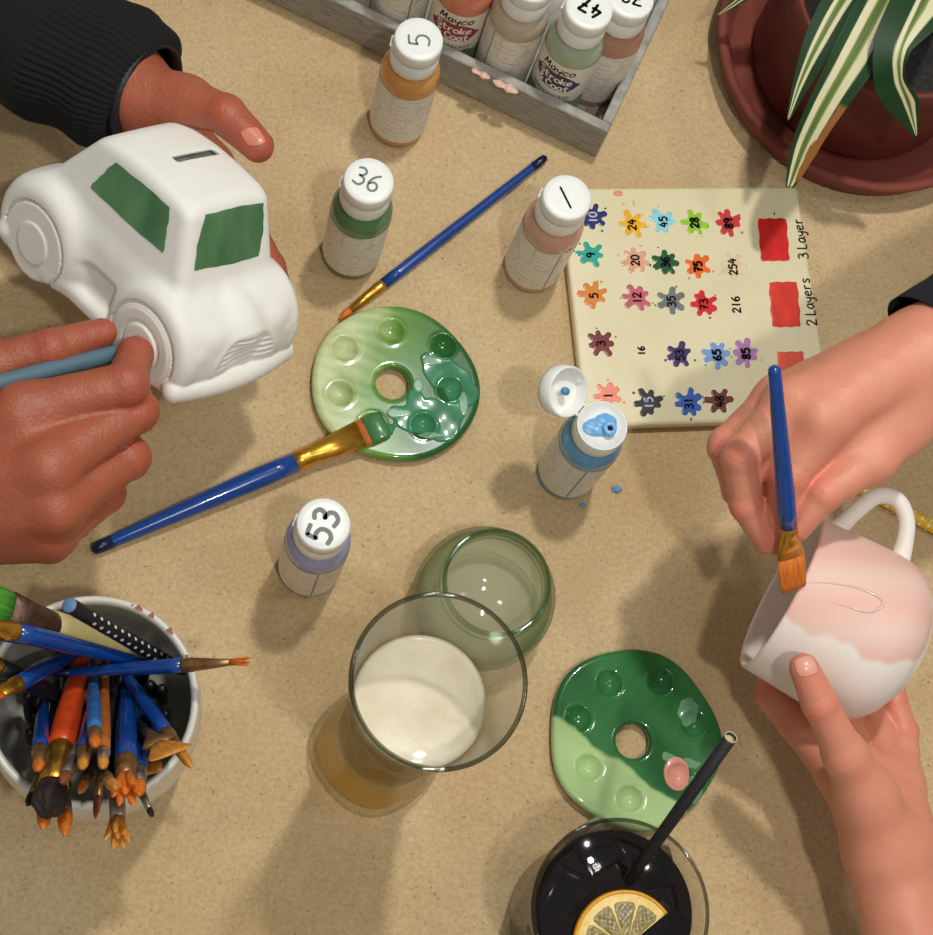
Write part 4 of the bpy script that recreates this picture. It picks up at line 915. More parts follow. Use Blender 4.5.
# ================================================================== weizen glass of beer
def amber_beer():
    m, nt, b = nodes('amber beer'); L = nt.links.new; out = nt.nodes['Material Output']
    b.inputs['Base Color'].default_value = (*lin(255, 206, 80), 1); b.inputs['Roughness'].default_value = .05
    tl = N(nt, 'ShaderNodeBsdfTranslucent'); tl.inputs[0].default_value = (*lin(255, 205, 70), 1)
    m1 = N(nt, 'ShaderNodeMixShader'); m1.inputs[0].default_value = .55; L(b.outputs[0], m1.inputs[1]); L(tl.outputs[0], m1.inputs[2])
    tr = N(nt, 'ShaderNodeBsdfTransparent'); tr.inputs[0].default_value = (1, .92, .46, 1)
    ms = N(nt, 'ShaderNodeMixShader'); ms.inputs[0].default_value = .6; L(m1.outputs[0], ms.inputs[1]); L(tr.outputs[0], ms.inputs[2]); L(ms.outputs[0], out.inputs[0])
    return m
gm = clear_glass('clear glass', (.985, .985, .975), (.42, .45, .38)); 
ax0 = P(375, 754, 0); ax1 = P(438, 677, .236); bc = np.array([(ax0[0]+ax1[0])/2, (ax0[1]+ax1[1])/2, .0006])
beer = empty('beer_glass', bc, 'tall beer glass with foam, the tallest thing on the cloth', 'beer glass')
sq4 = lambda a, z: 1+.035*math.cos(4*a+.6)*max(0, 1-z/.05)
outp = [tuple(p) for p in smoothprof([(.0335, .0), (.0352, .003), (.0345, .012), (.031, .028), (.0270, .048), (.0258, .066), (.0266, .092), (.0288, .13), (.0316, .17), (.0350, .208), (.0378, .236)], 5)]
inp = [(max(.001, r-.0016-.0012*max(0, 1-z/.06)), z) for r, z in outp if z > .010]
pr = [(0, .0005)]+outp+[(.0372, .2368), (.0366, .2362)]+inp[::-1]+[(.012, .0095), (0, .0092)]
mesh_obj('glass', *lathe(pr, 96, rfun=sq4), gm, beer)
ZF0, ZF1 = .152, .178
inner = lambda z: float(np.interp(z, [q[1] for q in inp], [q[0] for q in inp]))-.0003
zs = np.linspace(.0108, ZF0, 26); prb = [(0, .0102)]+[(inner(z), z) for z in zs]+[(0, ZF0)]
mesh_obj('beer', *lathe(prb, 72, rfun=sq4), amber_beer(), beer)
zs = np.linspace(ZF0+.0002, ZF1, 8); prf = [(0, ZF0+.0002)]+[(inner(z), z) for z in zs]+[(inner(ZF1)-.0015, ZF1+.0008), (inner(ZF1)-.004, ZF1+.0002), (inner(ZF1)*.6, ZF1-.0012), (inner(ZF1)*.3, ZF1-.0008), (0, ZF1-.001)]
mesh_obj('foam', *lathe(prf, 72), mat('beer foam', lin(206, 190, 158), .4, col2=lin(224, 212, 186), vscale=38, bump=.35, bscale=160, sss=.1, coat=.1), beer)
mesh_obj('rim', *lathe([(.0366+.0011*math.cos(q), .2362+.0011*math.sin(q)) for q in np.linspace(0, 2*pi, 10, endpoint=False)], 96, closed=True), clear_glass('glass rim', (.55, .57, .5), (.10, .11, .09)), beer, label='dark edge of the rim')

# ================================================================== green glass jar of water
jg = clear_glass('green glass', (.945, .972, .925), (.30, .46, .28), power=2.6)
jc = P(475, 608, 0); j1 = P(498.5, 581, .065); jc = np.array([(jc[0]+j1[0])/2, (jc[1]+j1[1])/2, .0006])
jar = empty('glass_jar', jc, 'squat green glass jar of cloudy rinsing water behind the beer glass', 'jar')
outp = [tuple(p) for p in smoothprof([(.030, 0), (.0345, .002), (.0385, .010), (.0395, .022), (.0385, .034), (.0345, .043), (.0300, .049), (.0288, .053), (.0302, .0555), (.0302, .058), (.0288, .0605), (.0292, .064)], 5)]
inp = [(r-.0022, z) for r, z in outp if z > .006]
pr = [(0, .0006)]+outp+[(.0285, .0655), (.0275, .0648)]+inp[::-1]+[(.018, .0055), (0, .0052)]
mesh_obj('glass', *lathe(pr, 96), jg, jar)
mesh_obj('rim', *lathe([(.0282+.0012*math.cos(q), .0644+.0011*math.sin(q)) for q in np.linspace(0, 2*pi, 10, endpoint=False)], 96, closed=True), clear_glass('green rim', (.62, .76, .62), (.20, .32, .2)), jar, label='thicker green rim')
zz = [q for q in inp if q[1] < .034]; pr = [(0, .0062)]+[(r-.0004, z) for r, z in zz]+[(zz[-1][0]-.0006, .0345), (0, .0343)]
mesh_obj('water', *lathe(pr, 72), milky('cloudy water', lin(196, 190, 156), .5, .05), jar, label='cloudy water')

# ================================================================== tumbler of cola
c0_ = P(573, 918, 0); c1_ = P(622, 910.5, .1); kc = np.array([(c0_[0]+c1_[0])/2, (c0_[1]+c1_[1])/2, .0006])
cola = empty('cola_glass', kc, 'tumbler of dark cola with a lemon slice at the bottom edge', 'glass')
outp = [tuple(p) for p in smoothprof([(.034, 0), (.037, .003), (.0385, .03), (.041, .065), (.0436, .09), (.0446, .1)], 5)]
inp = [tuple(p) for p in smoothprof([(.0426, .0995), (.0405, .09), (.0378, .06), (.0352, .03), (.033, .012)], 5)]
pr = [(0, .0005)]+outp+[(.0442, .1008), (.0434, .1006)]+inp+[(.02, .0095), (0, .009)]
mesh_obj('glass', *lathe(pr, 96), clear_glass('tumbler glass', (.95, .95, .94), (.34, .34, .32)), cola)
mesh_obj('rim', *lathe([(.0438+.0010*math.cos(q), .1002+.0010*math.sin(q)) for q in np.linspace(0, 2*pi, 10, endpoint=False)], 96, closed=True), clear_glass('tumbler rim', (.55, .55, .52), (.12, .12, .11)), cola, label='dark edge of the rim')
ZC = .088; ic = lambda z: float(np.interp(z, [q[1] for q in inp[::-1]], [q[0] for q in inp[::-1]]))-.0004
pr = [(0, .0105)]+[(ic(z), z) for z in np.linspace(.0125, ZC-.0006, 14)]+[(ic(ZC)-.0010, ZC), (0, ZC)]
cm_ = mat('cola', lin(20, 10, 8), .03, spec=.5); mesh_obj('cola', *lathe(pr, 72), cm_, cola)
ice_m = liquid('ice', (.93, .95, .96), .08, .35, (.8, .8, .82), 1.31)
for (px, py, s, ry, zoff, lab) in ((598, 846, .0115, .5, .0015, 'ice cube at the back of the cola glass under the straw'), (567, 893, .0125, 1.1, .0, 'ice cube at the left of the cola glass'), (655, 868, .0105, .2, .0005, 'ice cube to the right of the straw in the cola'), (663, 926, .0115, .8, .0, 'ice cube below the cut of the lemon slice')):
    c = P(px, py, ZC); v, f = bevel_box((-s, -s, -s), (s, s, s*.8), s*.28, 4)
    o = mesh_obj('ice_cube', v, f, ice_m); o.location = (c[0], c[1], ZC-s*.62+zoff); o.rotation_euler = (.12, -.1, ry); tagit(o, lab, 'ice cube', 'ice cubes in the cola')
# lemon half slice
lc = P(624, 946, ZC+.004); lm = frame((.05, -.06, 1), (1, 0, 0)); lm.translation = Vector(lc)
lem = empty('lemon_slice', lc, 'half slice of lemon floating on the cola', 'lemon slice', mat=lm)
A0, A1 = .62, .62+pi*1.02
def sector(r0, r1, z0, z1, a0, a1, n, name, m_, par, rnd=.0006):
    v = []; f = []
    sec = [(r0, z0), (r1-rnd, z0), (r1, z0+rnd), (r1, z1-rnd), (r1-rnd, z1), (r0, z1)]; q = len(sec)
    for k in range(n+1):
        a = a0+(a1-a0)*k/n
        for (r, z) in sec: v.append((r*math.cos(a), r*math.sin(a), z))
    for k in range(n):
        for j in range(q): f.append((k*q+j, k*q+(j+1) % q, (k+1)*q+(j+1) % q, (k+1)*q+j))
    f.append(tuple(range(q))[::-1]); f.append(tuple(n*q+j for j in range(q))); return mesh_obj(name, v, f, m_, par)
LR = .0268
pith = sector(.0004, LR-.0014, 0, .0040, A0, A1, 60, 'pith', mat('lemon pith', lin(238, 206, 128), .45, var=.1, vscale=300, sss=.2), lem)
sector(LR-.0016, LR, -.0002, .0043, A0, A1, 60, 'rind', mat('lemon rind', lin(226, 160, 24), .4, var=.12, vscale=500, bump=.3, bscale=900), lem)
pulp = mat('lemon pulp', lin(112, 98, 50), .2, col2=lin(164, 146, 88), vscale=420, bump=.4, bscale=600, coat=.3, stretch=(1, 1, .3))
ns = 5
for k in range(ns):
    a = A0+(A1-A0)*(k+.5)/ns; hw_ = (A1-A0)/ns/2*.88
    def g(p, hw_=hw_):
        ang = np.arctan2(p[:, 1], p[:, 0]); r = np.hypot(p[:, 0], p[:, 1]); d = np.maximum(r-21.2, 3.2-r); e = (np.abs(ang)-hw_)*r
        return smax(smax(d, e, 2.2), np.abs(p[:, 2]-2.4)-2.05, .4)+.15*np.sin(p[:, 0]*2)*np.sin(p[:, 1]*2.2)
    o, _ = sdf_obj('segment', g, (0, -12, -1), (24, 12, 7), .5, pulp, lem); o.rotation_euler = (0, 0, a)
# paper straw
a = P(629, 880, ZC); b_ = P(731, 737, .19); d_ = (b_-a)/np.linalg.norm(b_-a); a2 = a-d_*.055; mt = frame(d_); mt.translation = Vector(a2)
Ls = float(np.linalg.norm(b_-a2)); st = empty('drinking_straw', a2, 'black paper straw standing in the cola glass', 'straw', mat=mt)
rs_ = .0031; pr = [(rs_-.0005, .0), (rs_, .0), (rs_, Ls), (rs_-.0005, Ls)]
bm_ = mat('black paper', lin(22, 21, 20), .6, bump=.2, bscale=800)
mesh_obj('straw_tube', *lathe(pr, 32, closed=True), bm_, st)
mesh_obj('cut_end', *lathe([(rs_-.0006, Ls-.004), (rs_-.0004, Ls+.0001), (rs_-.0001, Ls+.0002), (rs_+.00005, Ls-.0003)], 32), mat('raw paper end', lin(214, 196, 160), .8), st, label='pale cut paper end')
mesh_obj('inner_wall', *lathe([(rs_-.00065, Ls-.003), (0, Ls-.0035)], 32), mat('pale paper inside', lin(196, 176, 140), .9), st, label='pale inside')
mb = MB(); q = []
for k in range(100):
    z_ = Ls*k/99; aa = z_/.022*2*pi; q.append((z_, aa))
v = []
for (z_, aa) in q:
    for dz in (-.0003, .0003): v.append(((rs_+.00012)*math.cos(aa), (rs_+.00012)*math.sin(aa), min(Ls, max(0, z_+dz))))
mb.add(v, [(2*i, 2*i+1, 2*i+3, 2*i+2) for i in range(99)]); mb.obj('spiral_seam', mat('seam', lin(46, 44, 42), .6), st)

# ================================================================== white ceramic car
CARM = np.array([[0.6529, 0.7214, 0.2311], [-0.7161, 0.4884, 0.4986], [0.2468, -0.4911, 0.8354]])
u_, s_, vt_ = np.linalg.svd(CARM); CARM = u_ @ vt_
CART = np.array([-0.02437764, 0.34191986, 0.08061454])
def C2W(x, y, z): return CARM @ np.array([x, y, z])*.001+CART
def c_ray(px, py):
    return (CAMP-CART)*1000 @ CARM, ray(px, py) @ CARM
def c_plane(px, py, n, d):
    o, r = c_ray(px, py); t = (d-o@n)/(r@n); return o+r*t
nz_ = np.array([0, 0, 1.0]); sA, sB = c_plane(174, 161, nz_, 92), c_plane(217, 152, nz_, 92)
slot_c = (sA+sB)/2; slot_a = math.atan2(*(sB-sA)[[1, 0]]); slot_l = float(np.linalg.norm(sB-sA))/2
def car_f(p):
    x, y, z = p[:, 0], p[:, 1], p[:, 2]; ay = np.abs(y)
    q = np.stack([x, ay, z], 1)
    body = rbox(q, (0, 0, 26), (73, 34-.0, 25), 13)
    # bonnet and tail slope down, flanks draw in
    body = smax(body, (z-50)*.955+(x-38)*.297, 8); body = smax(body, (z-51)*.90-(x+46)*.436, 10)
    fend = cyl(q, (44, 25, 20), 1, 17.5, 30, 8); fr_ = smax(fend, ay-43, 3)
    rear = cyl(q, (-44, 25, 20), 1, 17.5, 31, 8)
    body = smin(body, fr_, 4.5); body = smin(body, rear, 11)
    # nose lobe and raised bonnet centre
    body = smin(body, ellips(q, (52, 0, 33), (24, 18, 16)), 4)
    body = smin(body, rbox(q, (0, 33, 6), (36, 7, 5), 4), 5)
    body = smax(body, 1.0-z, 3)
    # cabin
    nf = np.array([44, 16.])/np.hypot(44, 16); nr = np.array([44, 29.])/np.hypot(44, 29); ns_ = np.array([44, 6.])/np.hypot(44, 6)
    cab = (x-51.5)*nf[0]+(z-48)*nf[1]; cab = smax(cab, (-x-58)*nr[0]+(z-48)*nr[1], 6)
    cab = smax(cab, (ay-33.5)*ns_[0]+(z-48)*ns_[1], 7); cab = smax(cab, z-93.5+.004*(x-5)**2*.5+.002*y*y, 6); cab = smax(cab, 30-z, 3)
    d = smin(body, cab, 6)
    # wheels
    for sx in (43, -43):
        r = np.hypot(x-sx, z-17)
        w = cyl(q, (sx, 36, 17), 1, 6.6, 21.0, 2.2)
        d = np.maximum(d, -np.maximum(np.abs(r-22.6)-1.0, np.maximum(40.0-ay, 0.0)+0*r))
        w = w+.9*np.exp(-((r-12.6)/.8)**2)*(ay > 40); w = w-.8*(np.clip((12.2-r)/1.2, 0, 1))*(ay > 40)
        d = np.minimum(d, w)
    # bumpers, lamps
    yy = np.clip(ay, 0, 39); bx_ = 74-.0034*yy*yy
    bump = np.sqrt((x-bx_)**2+((z-6.5)*.9)**2+(ay-yy)**2)-5.6; d = smin(d, bump, .9)
    bump = np.sqrt((x+70-.003*yy*yy)**2+((z-9)*.9)**2+(ay-yy)**2)-5.5; d = smin(d, bump, 2)
    d = smin(d, ball(q, (66, 30, 27), 7.0), 2.5)
    # grille: ribbed half-oval
    e = np.hypot(y/21.0, (z-16)/21.0); m_ = np.clip((1-e)*6, 0, 1)*np.clip((z-15)/1.5, 0, 1)*(x > 55)
    d = d-m_*.5*np.cos(z*2*pi/3.5)-.8*np.exp(-((e-1)*9)**2)*(x > 55)*np.clip((z-14)/2, 0, 1)
    # coin slot into a hollow
    c, s = math.cos(slot_a), math.sin(slot_a); X = p-slot_c.astype(np.float32)
    sl = np.stack([X[:, 0]*c+X[:, 1]*s, -X[:, 0]*s+X[:, 1]*c, X[:, 2]], 1)
    d = smax(d, -rbox(sl, (0, 0, 0), (slot_l, 2.5, 16), 1.4), .8)
    d = smax(d, -rbox(q, (5, 0, 57), (25, 22, 34.2), 5), .5)
    return d
car = empty('ceramic_car', (0, 0, 0), 'white ceramic toy car money box with green painted windows, held in a hand', 'ceramic car', mat=Matrix.Translation(Vector(CART)) @ Matrix([[float(a) for a in r] for r in CARM]).to_4x4())
sdf_obj('car_body', car_f, (-84, -50, -6), (84, 50, 98), .7, M['bisque'], car)
def decal(f, quad, nu, nv, off, orgf, wob=.0, seed=0, round_=0.0):
    """thin skin on surface f behind the image quad (corners in order); returns mm verts"""
    rs = np.random.RandomState(seed); ph = rs.uniform(0, 6, 8); uv = []
    for i in range(nu):
        for j in range(nv):
            u, v = i/(nu-1), j/(nv-1)
            if round_:
                x, y = u*2-1, v*2-1; x2 = x*math.sqrt(1-round_*y*y/2); y2 = y*math.sqrt(1-round_*x*x/2); u, v = (x2+1)/2, (y2+1)/2
            if wob:
                e = wob*(math.sin(u*9+ph[0])+.6*math.sin(u*23+ph[1])); e2 = wob*(math.sin(v*9+ph[2])+.6*math.sin(v*21+ph[3]))
                v += e*(2*v-1); u += e2*(2*u-1)
            uv.append((u, v))
    o, dirs = None, []
    for (u, v) in uv:
        q = (np.array(quad[0])*(1-u)+np.array(quad[1])*u)*(1-v)+(np.array(quad[3])*(1-u)+np.array(quad[2])*u)*v
        o, d = orgf(*q); dirs.append(d)
    p = trace(f, np.array(o), np.array(dirs)); n = grad(f, p); V = p+n*off
    F = [(i*nv+j, (i+1)*nv+j, (i+1)*nv+j+1, i*nv+j+1) for i in range(nu-1) for j in range(nv-1)]
    return V, F, n
win_m = mat('green brushed glaze', lin(62, 106, 66), .5, col2=lin(92, 138, 92), vscale=55, stretch=(1, 1, .4), bump=.15, bscale=200)
for quad, lab, sd in ((((116, 161), (171, 207), (164, 255), (89, 187)), 'green side window', 1), (((204, 214), (265, 201), (260, 257), (192, 272)), 'green windscreen', 2)):
    V, F, n = decal(car_f, quad, 30, 30, .28, c_ray, .007, sd, .16)
    mesh_obj('window', V*.001, F, win_m, car, label=lab)

# ================================================================== mug
rim_c = P(782, 593, .094); vd = ray(786, 593)
im = lambda x, y: CR[:, 0]*x-CR[:, 1]*y
mx_ = im(.885, .466); mx_ = mx_/np.linalg.norm(mx_); mx_ -= vd*(mx_@vd); mx_ /= np.linalg.norm(mx_)
tl_ = .17; m_ax = mx_*math.cos(tl_)+vd*math.sin(tl_); m_u = im(.466, -.885); m_u -= m_ax*(m_u@m_ax); m_u /= np.linalg.norm(m_u); m_w = np.cross(m_ax, m_u)
if m_w@vd > 0: m_w = -m_w; 
MUGM = np.stack([m_u, m_w, m_ax], 1); lefty = np.linalg.det(MUGM) < 0
def mw(h, w, s): return rim_c+(m_u*h+m_w*w+m_ax*s)*.001
outp = smoothprof([(44.4, 0), (45.2, 12), (46.4, 32), (46.6, 47), (44, 58), (36.5, 67.5), (27, 73), (22.5, 75.5)], 8)
inp = smoothprof([(41.6, .2), (42.4, 14), (43.2, 32), (43.2, 46), (39, 56), (30, 64), (0.0, 68)], 6)
pr = [tuple(q) for q in inp][::-1]+[(42.4, -.9), (43.6, -1.0)]+[tuple(q) for q in outp]+[(20.5, 75.5), (19.5, 73.5), (0, 73)]
v, f = lathe(pr, 160); mugm = Matrix.Translation(Vector(rim_c)) @ Matrix([[float(a) for a in r] for r in (MUGM if not lefty else MUGM@np.diag([1, 1, 1]))]).to_4x4()
mug = empty('mug', rim_c, 'white ceramic mug half painted pink, tilted in a hand', 'mug')
W_ = np.array([mw(*q) for q in v])-rim_c
if lefty: f = [q[::-1] for q in f]
o = mesh_obj('mug_body', W_, f, None, mug); o.data.materials.append(attr_mat('bisque with pink glaze', 'pink', lin(242, 230, 218), lin(234, 186, 172), .6, bump=.1, bscale=900))
va = np.array(v); ph = np.degrees(np.arctan2(va[:, 1], va[:, 0])); s = va[:, 2]; r = np.hypot(va[:, 0], va[:, 1])
bd = 106-.10*s-.004*(s-30)**2+3*np.sin(s*.16)+1.2*np.sin(s*.45+1); side = np.clip((bd-ph)/3+.5, 0, 1)*np.clip((ph+95)/8, 0, 1)
endb = np.clip((70-4*np.sin(ph*.07)-s)/2.5+.5, 0, 1); outer = (np.interp(s, [q[1] for q in outp], [q[0] for q in outp])-r < 1.2) & (s > -1.2)
setcol(o, 'pink', side*endb*outer*(.86+.14*np.sin(ph*.15+s*.1)))
path = smoothprof([(39, 0, 7), (46, 0, 11), (58, 0, 15), (69, 0, 21), (71.5, 0, 31), (65, 0, 39.5), (55, 0, 44), (42, 0, 47)], 6)
n_ = len(path); rad = [4.4+1.8*(abs(2*i/(n_-1)-1))**6 for i in range(n_)]
v, f = tube([mw(*q)-rim_c for q in path], [q*.001 for q in rad], 24, sq=1.0); mesh_obj('handle', v, f, mat('bisque handle', lin(238, 232, 222), .6, bump=.08, bscale=900), mug)
def mug_f(p):
    X = p-rim_c.astype(np.float32)*1000; s_ = X@m_ax; r_ = np.sqrt(np.maximum((X*X).sum(1)-s_*s_, 0)); R_ = np.interp(s_, [q[1] for q in outp], [q[0] for q in outp])
    return np.maximum((r_-R_)*.85, np.maximum(-s_-1, s_-75.5))
w_ray = lambda x, y: (CAMP*1000, ray(x, y))
# shiny wet brush stroke
q = smoothprof([(806, 583), (828, 583), (858, 588), (880, 598), (882, 606), (868, 612), (846, 606), (824, 600)], 6)
pp = trace(mug_f, CAMP*1000, np.array([ray(*a) for a in q])); nn = grad(mug_f, pp); pp = (pp+nn*.05)*.001
v, f = tube(list(pp-rim_c), [.0009*math.sin(pi*min(1, max(.08, i/(len(q)-1)))) for i in range(len(q))], 10); mesh_obj('wet_stroke', v, f, mat('wet pink glaze', lin(232, 196, 184), .15, coat=.6), mug, label='shiny wet brush stroke')

# ================================================================== hands
def J(px, py, z, r): return (P(px, py, z*.001)*1000, r)
class Hand:
    def __init__(s): s.palm = []; s.fing = []; s.joint = []; s.tips = []; s.dent = []
    def p(s, *js, k=9):
        js = [J(*q) if not isinstance(q[0], np.ndarray) else q for q in js]
        for a, b in zip(js, js[1:]): s.palm.append((a[0], b[0], a[1], b[1], k))
        return s
    def f(s, *js, root=True):
        js = [J(*q) if not isinstance(q[0], np.ndarray) else q for q in js]; s.fing.append(js)
        for i in range(1, len(js)-1):
            d = js[i+1][0]-js[i-1][0]; s.joint.append((js[i][0], d/np.linalg.norm(d), js[i][1]))
        s.tips.append(js[-1]); s.joint0 = None
        return s
    def build(s):
        def fn(p):
            d = None
            for (a, b, ra, rb, k) in s.palm:
                e = cone(p, a, b, ra, rb); d = e if d is None else smin(d, e, k)
            F = None
            for js in s.fing:
                g = None
                for i in range(len(js)-1):
                    a, b = js[i], js[i+1]; e = cone(p, a[0], b[0], a[1], b[1]*.97); g = e if g is None else smin(g, e, 2.0)
                for (c, r) in js[1:-1]: g = smin(g, ball(p, c, r*1.02), 1.5)
                F = g if F is None else smin(F, g, 2.4)
            d = smin(d, F, 6.0) if d is not None else F
            for (c, r, k) in s.dent: d = smax(d, -ball(p, c, r), k)
            return d
        s.fn = fn; return fn
    def bounds(s, m=6):
        P_ = [q[0] for q in s.palm]+[q[1] for q in s.palm]+[j[0] for js in s.fing for j in js]; R_ = max([max(q[2], q[3]) for q in s.palm]+[9])
        P_ = np.array(P_); return P_.min(0)-R_-m, P_.max(0)+R_+m
    def mesh(s, h=1.25):
        fn = s.build(); lo, hi = s.bounds(); V, F = nets(fn, lo, hi, h)
        for _ in range(2):
            d = fn(V.astype(np.float32)); V = V-np.clip(d, -h, h)[:, None]*grad(fn, V)*.8
        n = grad(fn, V); disp = np.zeros(len(V)); red = np.zeros(len(V))
        for (c, ax, r) in s.joint:
            q = V-c; t = q@ax; rr = np.sqrt(np.maximum((q*q).sum(1)-t*t, 0)); near = np.exp(-np.maximum(rr-r*1.1, 0)**2/4)*np.exp(-(t/6)**2)
            wv = .5*np.sin(rr*.8+c[0])
            for o_ in (-2.6, 0, 2.6): disp -= .28*near*np.exp(-((t-o_+wv)/.75)**2)
            red += .45*near
        for (c, r) in s.tips: red += .6*np.exp(-(((V-c)**2).sum(1))/(r*1.5)**2)
        ns_ = .18*np.sin(V[:, 0]*.31+V[:, 1]*.17)*np.sin(V[:, 1]*.27-V[:, 2]*.2)
        return V+n*(disp+ns_)[:, None], F, np.clip(red, 0, 1)
def person(name, hands, m_, label, org):
    Vs = []; Fs = []; R_ = []; b = 0
    for h_ in hands:
        V, F, r = h_.mesh(); Vs.append(V*.001-org); Fs.append(F+b); R_.append(r); b += len(V)
    o = mesh_obj(name, np.concatenate(Vs), np.concatenate(Fs), m_); o.location = org; setcol(o, 'red', np.concatenate(R_)); return tagit(o, label, 'person')
def nail(h_, quad, par, org, m_, lab='thumb nail'):
    V, F, n = decal(h_.fn, quad, 14, 14, .35, w_ray, 0, 0, .55)
    return mesh_obj('nail', V*.001-org, F, m_, par)
skinL = attr_mat('tanned skin', 'red', lin(166, 88, 61), lin(172, 74, 56), .45, bump=.5, bscale=620, sss=.08, var=.2, vscale=90)
skinR = attr_mat('fair skin', 'red', lin(218, 141, 113), lin(218, 120, 96), .46, bump=.25, bscale=700, sss=.12, var=.06, vscale=60)
nailm = mat('finger nail', lin(208, 126, 104), .28, var=.06, vscale=200, coat=.2)

def CJ(x, y, z, r): return (C2W(x, y, z)*1000, r)
# left hand round the car (thumb on the roof edge, fingers along the far side)
A = Hand()
A.p((-60, -16, 112, 28), (20, 30, 118, 26), (112, 80, 122, 23.5), k=10)
A.p((112, 78, 122, 25), (150, 112, 112, 22), k=10)
A.p((118, 84, 124, 20), (146, 98, 130, 16), (186, 101, 140, 12.5), k=9)
A.p((128, 92, 112, 20), CJ(-32, 61, 50, 13), k=10); A.p((128, 92, 105, 20), CJ(-40, 62, 42, 13), k=10); A.p((120, 96, 100, 18), CJ(-46, 60, 24, 12), k=10)
A.f((182, 99, 140, 12.5), (226, 115, 151, 10.3), (258, 146, 152, 8.6))
A.f(CJ(-32, 60, 50, 11.5), CJ(6, 55, 40, 10), CJ(32, 54, 30, 9), CJ(48, 52, 20, 7.8))
A.f(CJ(-40, 58, 34, 11.5), CJ(-4, 56, 22, 10), CJ(18, 53, 10, 8.8), CJ(28, 46, -4, 7.8))
A.f(CJ(-46, 58, 24, 11), CJ(-14, 56, 10, 9.5), CJ(-2, 46, -10, 8.5), CJ(-2, 30, -11, 7.6))
A.f(CJ(-52, 54, 12, 10), CJ(-28, 52, -4, 8.5), CJ(-22, 40, -12, 7.6), CJ(-22, 26, -10.5, 7))
# right hand with the brush
B = Hand()
B.p((-210, 604, 103, 33), (-130, 545, 108, 30), (-62, 505, 116, 27), k=12)
B.p((-62, 480, 120, 20), (20, 412, 146, 13), k=10); B.p((-62, 495, 122, 20), (48, 470, 150, 13), k=10); B.p((-62, 515, 116, 19), (56, 510, 140, 12.5), k=10); B.p((-62, 530, 108, 18), (48, 538, 122, 12), k=10)
B.p((-62, 470, 112, 20), (-45, 410, 120, 17), (-14, 368, 134, 12.5), k=10)
B.p((22, 414, 142, 12), (72, 412, 141, 10.5), k=7); B.p((48, 468, 146, 12), (84, 440, 140, 11), k=7); B.p((54, 506, 136, 12), (84, 482, 128, 10.5), k=7); B.p((30, 440, 140, 14), (70, 432, 136, 12), k=8)
B.f((-16, 367, 134, 11.5), (50, 349, 140, 9.8), (102, 333, 134, 7.6))
B.f((22, 410, 146, 12.5), (126, 385, 150, 10.8), (135, 355, 138, 8.6), (140, 348, 120, 7.2))
B.f((46, 468, 150, 12.5), (136, 411, 137, 10.8), (133, 396, 112, 9.2), (112, 380, 98, 8))
B.f((54, 506, 140, 12), (129, 458, 122, 10.4), (122, 440, 98, 8.8), (100, 428, 90, 7.8))
B.f((50, 534, 124, 11.5), (106, 494, 105, 9.4), (100, 476, 86, 8), (84, 462, 78, 7))
orgL = P(60, 470, .12)
pl = person('person', [A, B], skinL, 'person in black ribbed sleeves holding and painting the white ceramic car', orgL)
A.build(); B.build()
nail(A, ((239, 131), (257, 126), (267, 143), (249, 147)), pl, orgL, nailm)
# black sleeve
slv = mat('black ribbed knit', lin(8, 7, 8), .95, var=.15, vscale=160, bump=.3, bscale=700)
path = smoothprof([P(142, 94, .120), P(120, 80, .119), P(55, 46, .116), P(-20, 4, .112), P(-200, -95, .108), (-.44, .66, .12), (-.60, .58, .20), (-.74, .46, .38)], 8); n_ = len(path); k_ = 384; v = []; f = []
t0 = [path[min(i+1, n_-1)]-path[max(i-1, 0)] for i in range(n_)]; u = np.array([0, 0, 1.0])
for i in range(n_):
    t = t0[i]/np.linalg.norm(t0[i]); u = u-t*(u@t); u /= np.linalg.norm(u); w = np.cross(t, u); r = .0355+.020*(i/n_)+.0016*math.sin(i*.9)*(i > 6)-.0035*math.exp(-(i/2.0)**2)
    for j in range(k_):
        a = 2*pi*j/k_; rr = r*(1+(.016*math.cos(64*a) if i < 16 else 0)+.012*math.sin(3*a+i*.3)); v.append(path[i]+(u*math.cos(a)*.9+w*math.sin(a))*rr-orgL)
for i in range(n_-1):
    for j in range(k_): f.append((i*k_+j, (i+1)*k_+j, (i+1)*k_+(j+1) % k_, i*k_+(j+1) % k_))
b0 = len(v); c_ = path[0]-orgL; v += [c_+(np.array(v[j])-c_)*.86+(path[1]-path[0])*.6 for j in range(k_)]
f += [(j, (j+1) % k_, b0+(j+1) % k_, b0+j) for j in range(k_)]
mesh_obj('sleeve', v, f, slv, pl, label='black ribbed sleeve cuff')
def ring(c, ax, r, wd, th, name, m_, par, org, el=1.0, label=None):
    mt = np.array(frame(ax))[:3, :3]; v, f = lathe([(r, -wd/2), (r+th, -wd/2), (r+th*1.2, 0), (r+th, wd/2), (r, wd/2)], 64, closed=True)
    return mesh_obj(name, [mt @ np.array([p[0]*el, p[1], p[2]])+c-org for p in v], f, m_, par, label=label)
ring(P(144, 93, .122), P(124, 88, .122)-P(170, 108, .13), .0262, .009, .002, 'wrist_strap', mat('black strap', lin(18, 18, 20), .5, bump=.4, bscale=500), pl, orgL)
bb = lambda x: x
brush(W3(184, 336, 113), W3(-120, 412, 170), 'grey blue handled paintbrush in the hand painting the white car', None, hr=.0046, tr=.003, fl=.019, hl=.0062, fw=.0026, hair='pale_tip' if 'pale_tip' in M else 'bisque', fer='silver', han=mat('grey blue lacquer', lin(86, 114, 128), .35, var=.08), bands=False) if False else None
M['pale_tip'] = mat('pale cyan wet tip', lin(206, 226, 222), .35); M['clear_ferrule'] = mat('clear grey plastic', lin(186, 188, 184), .15, coat=.5)
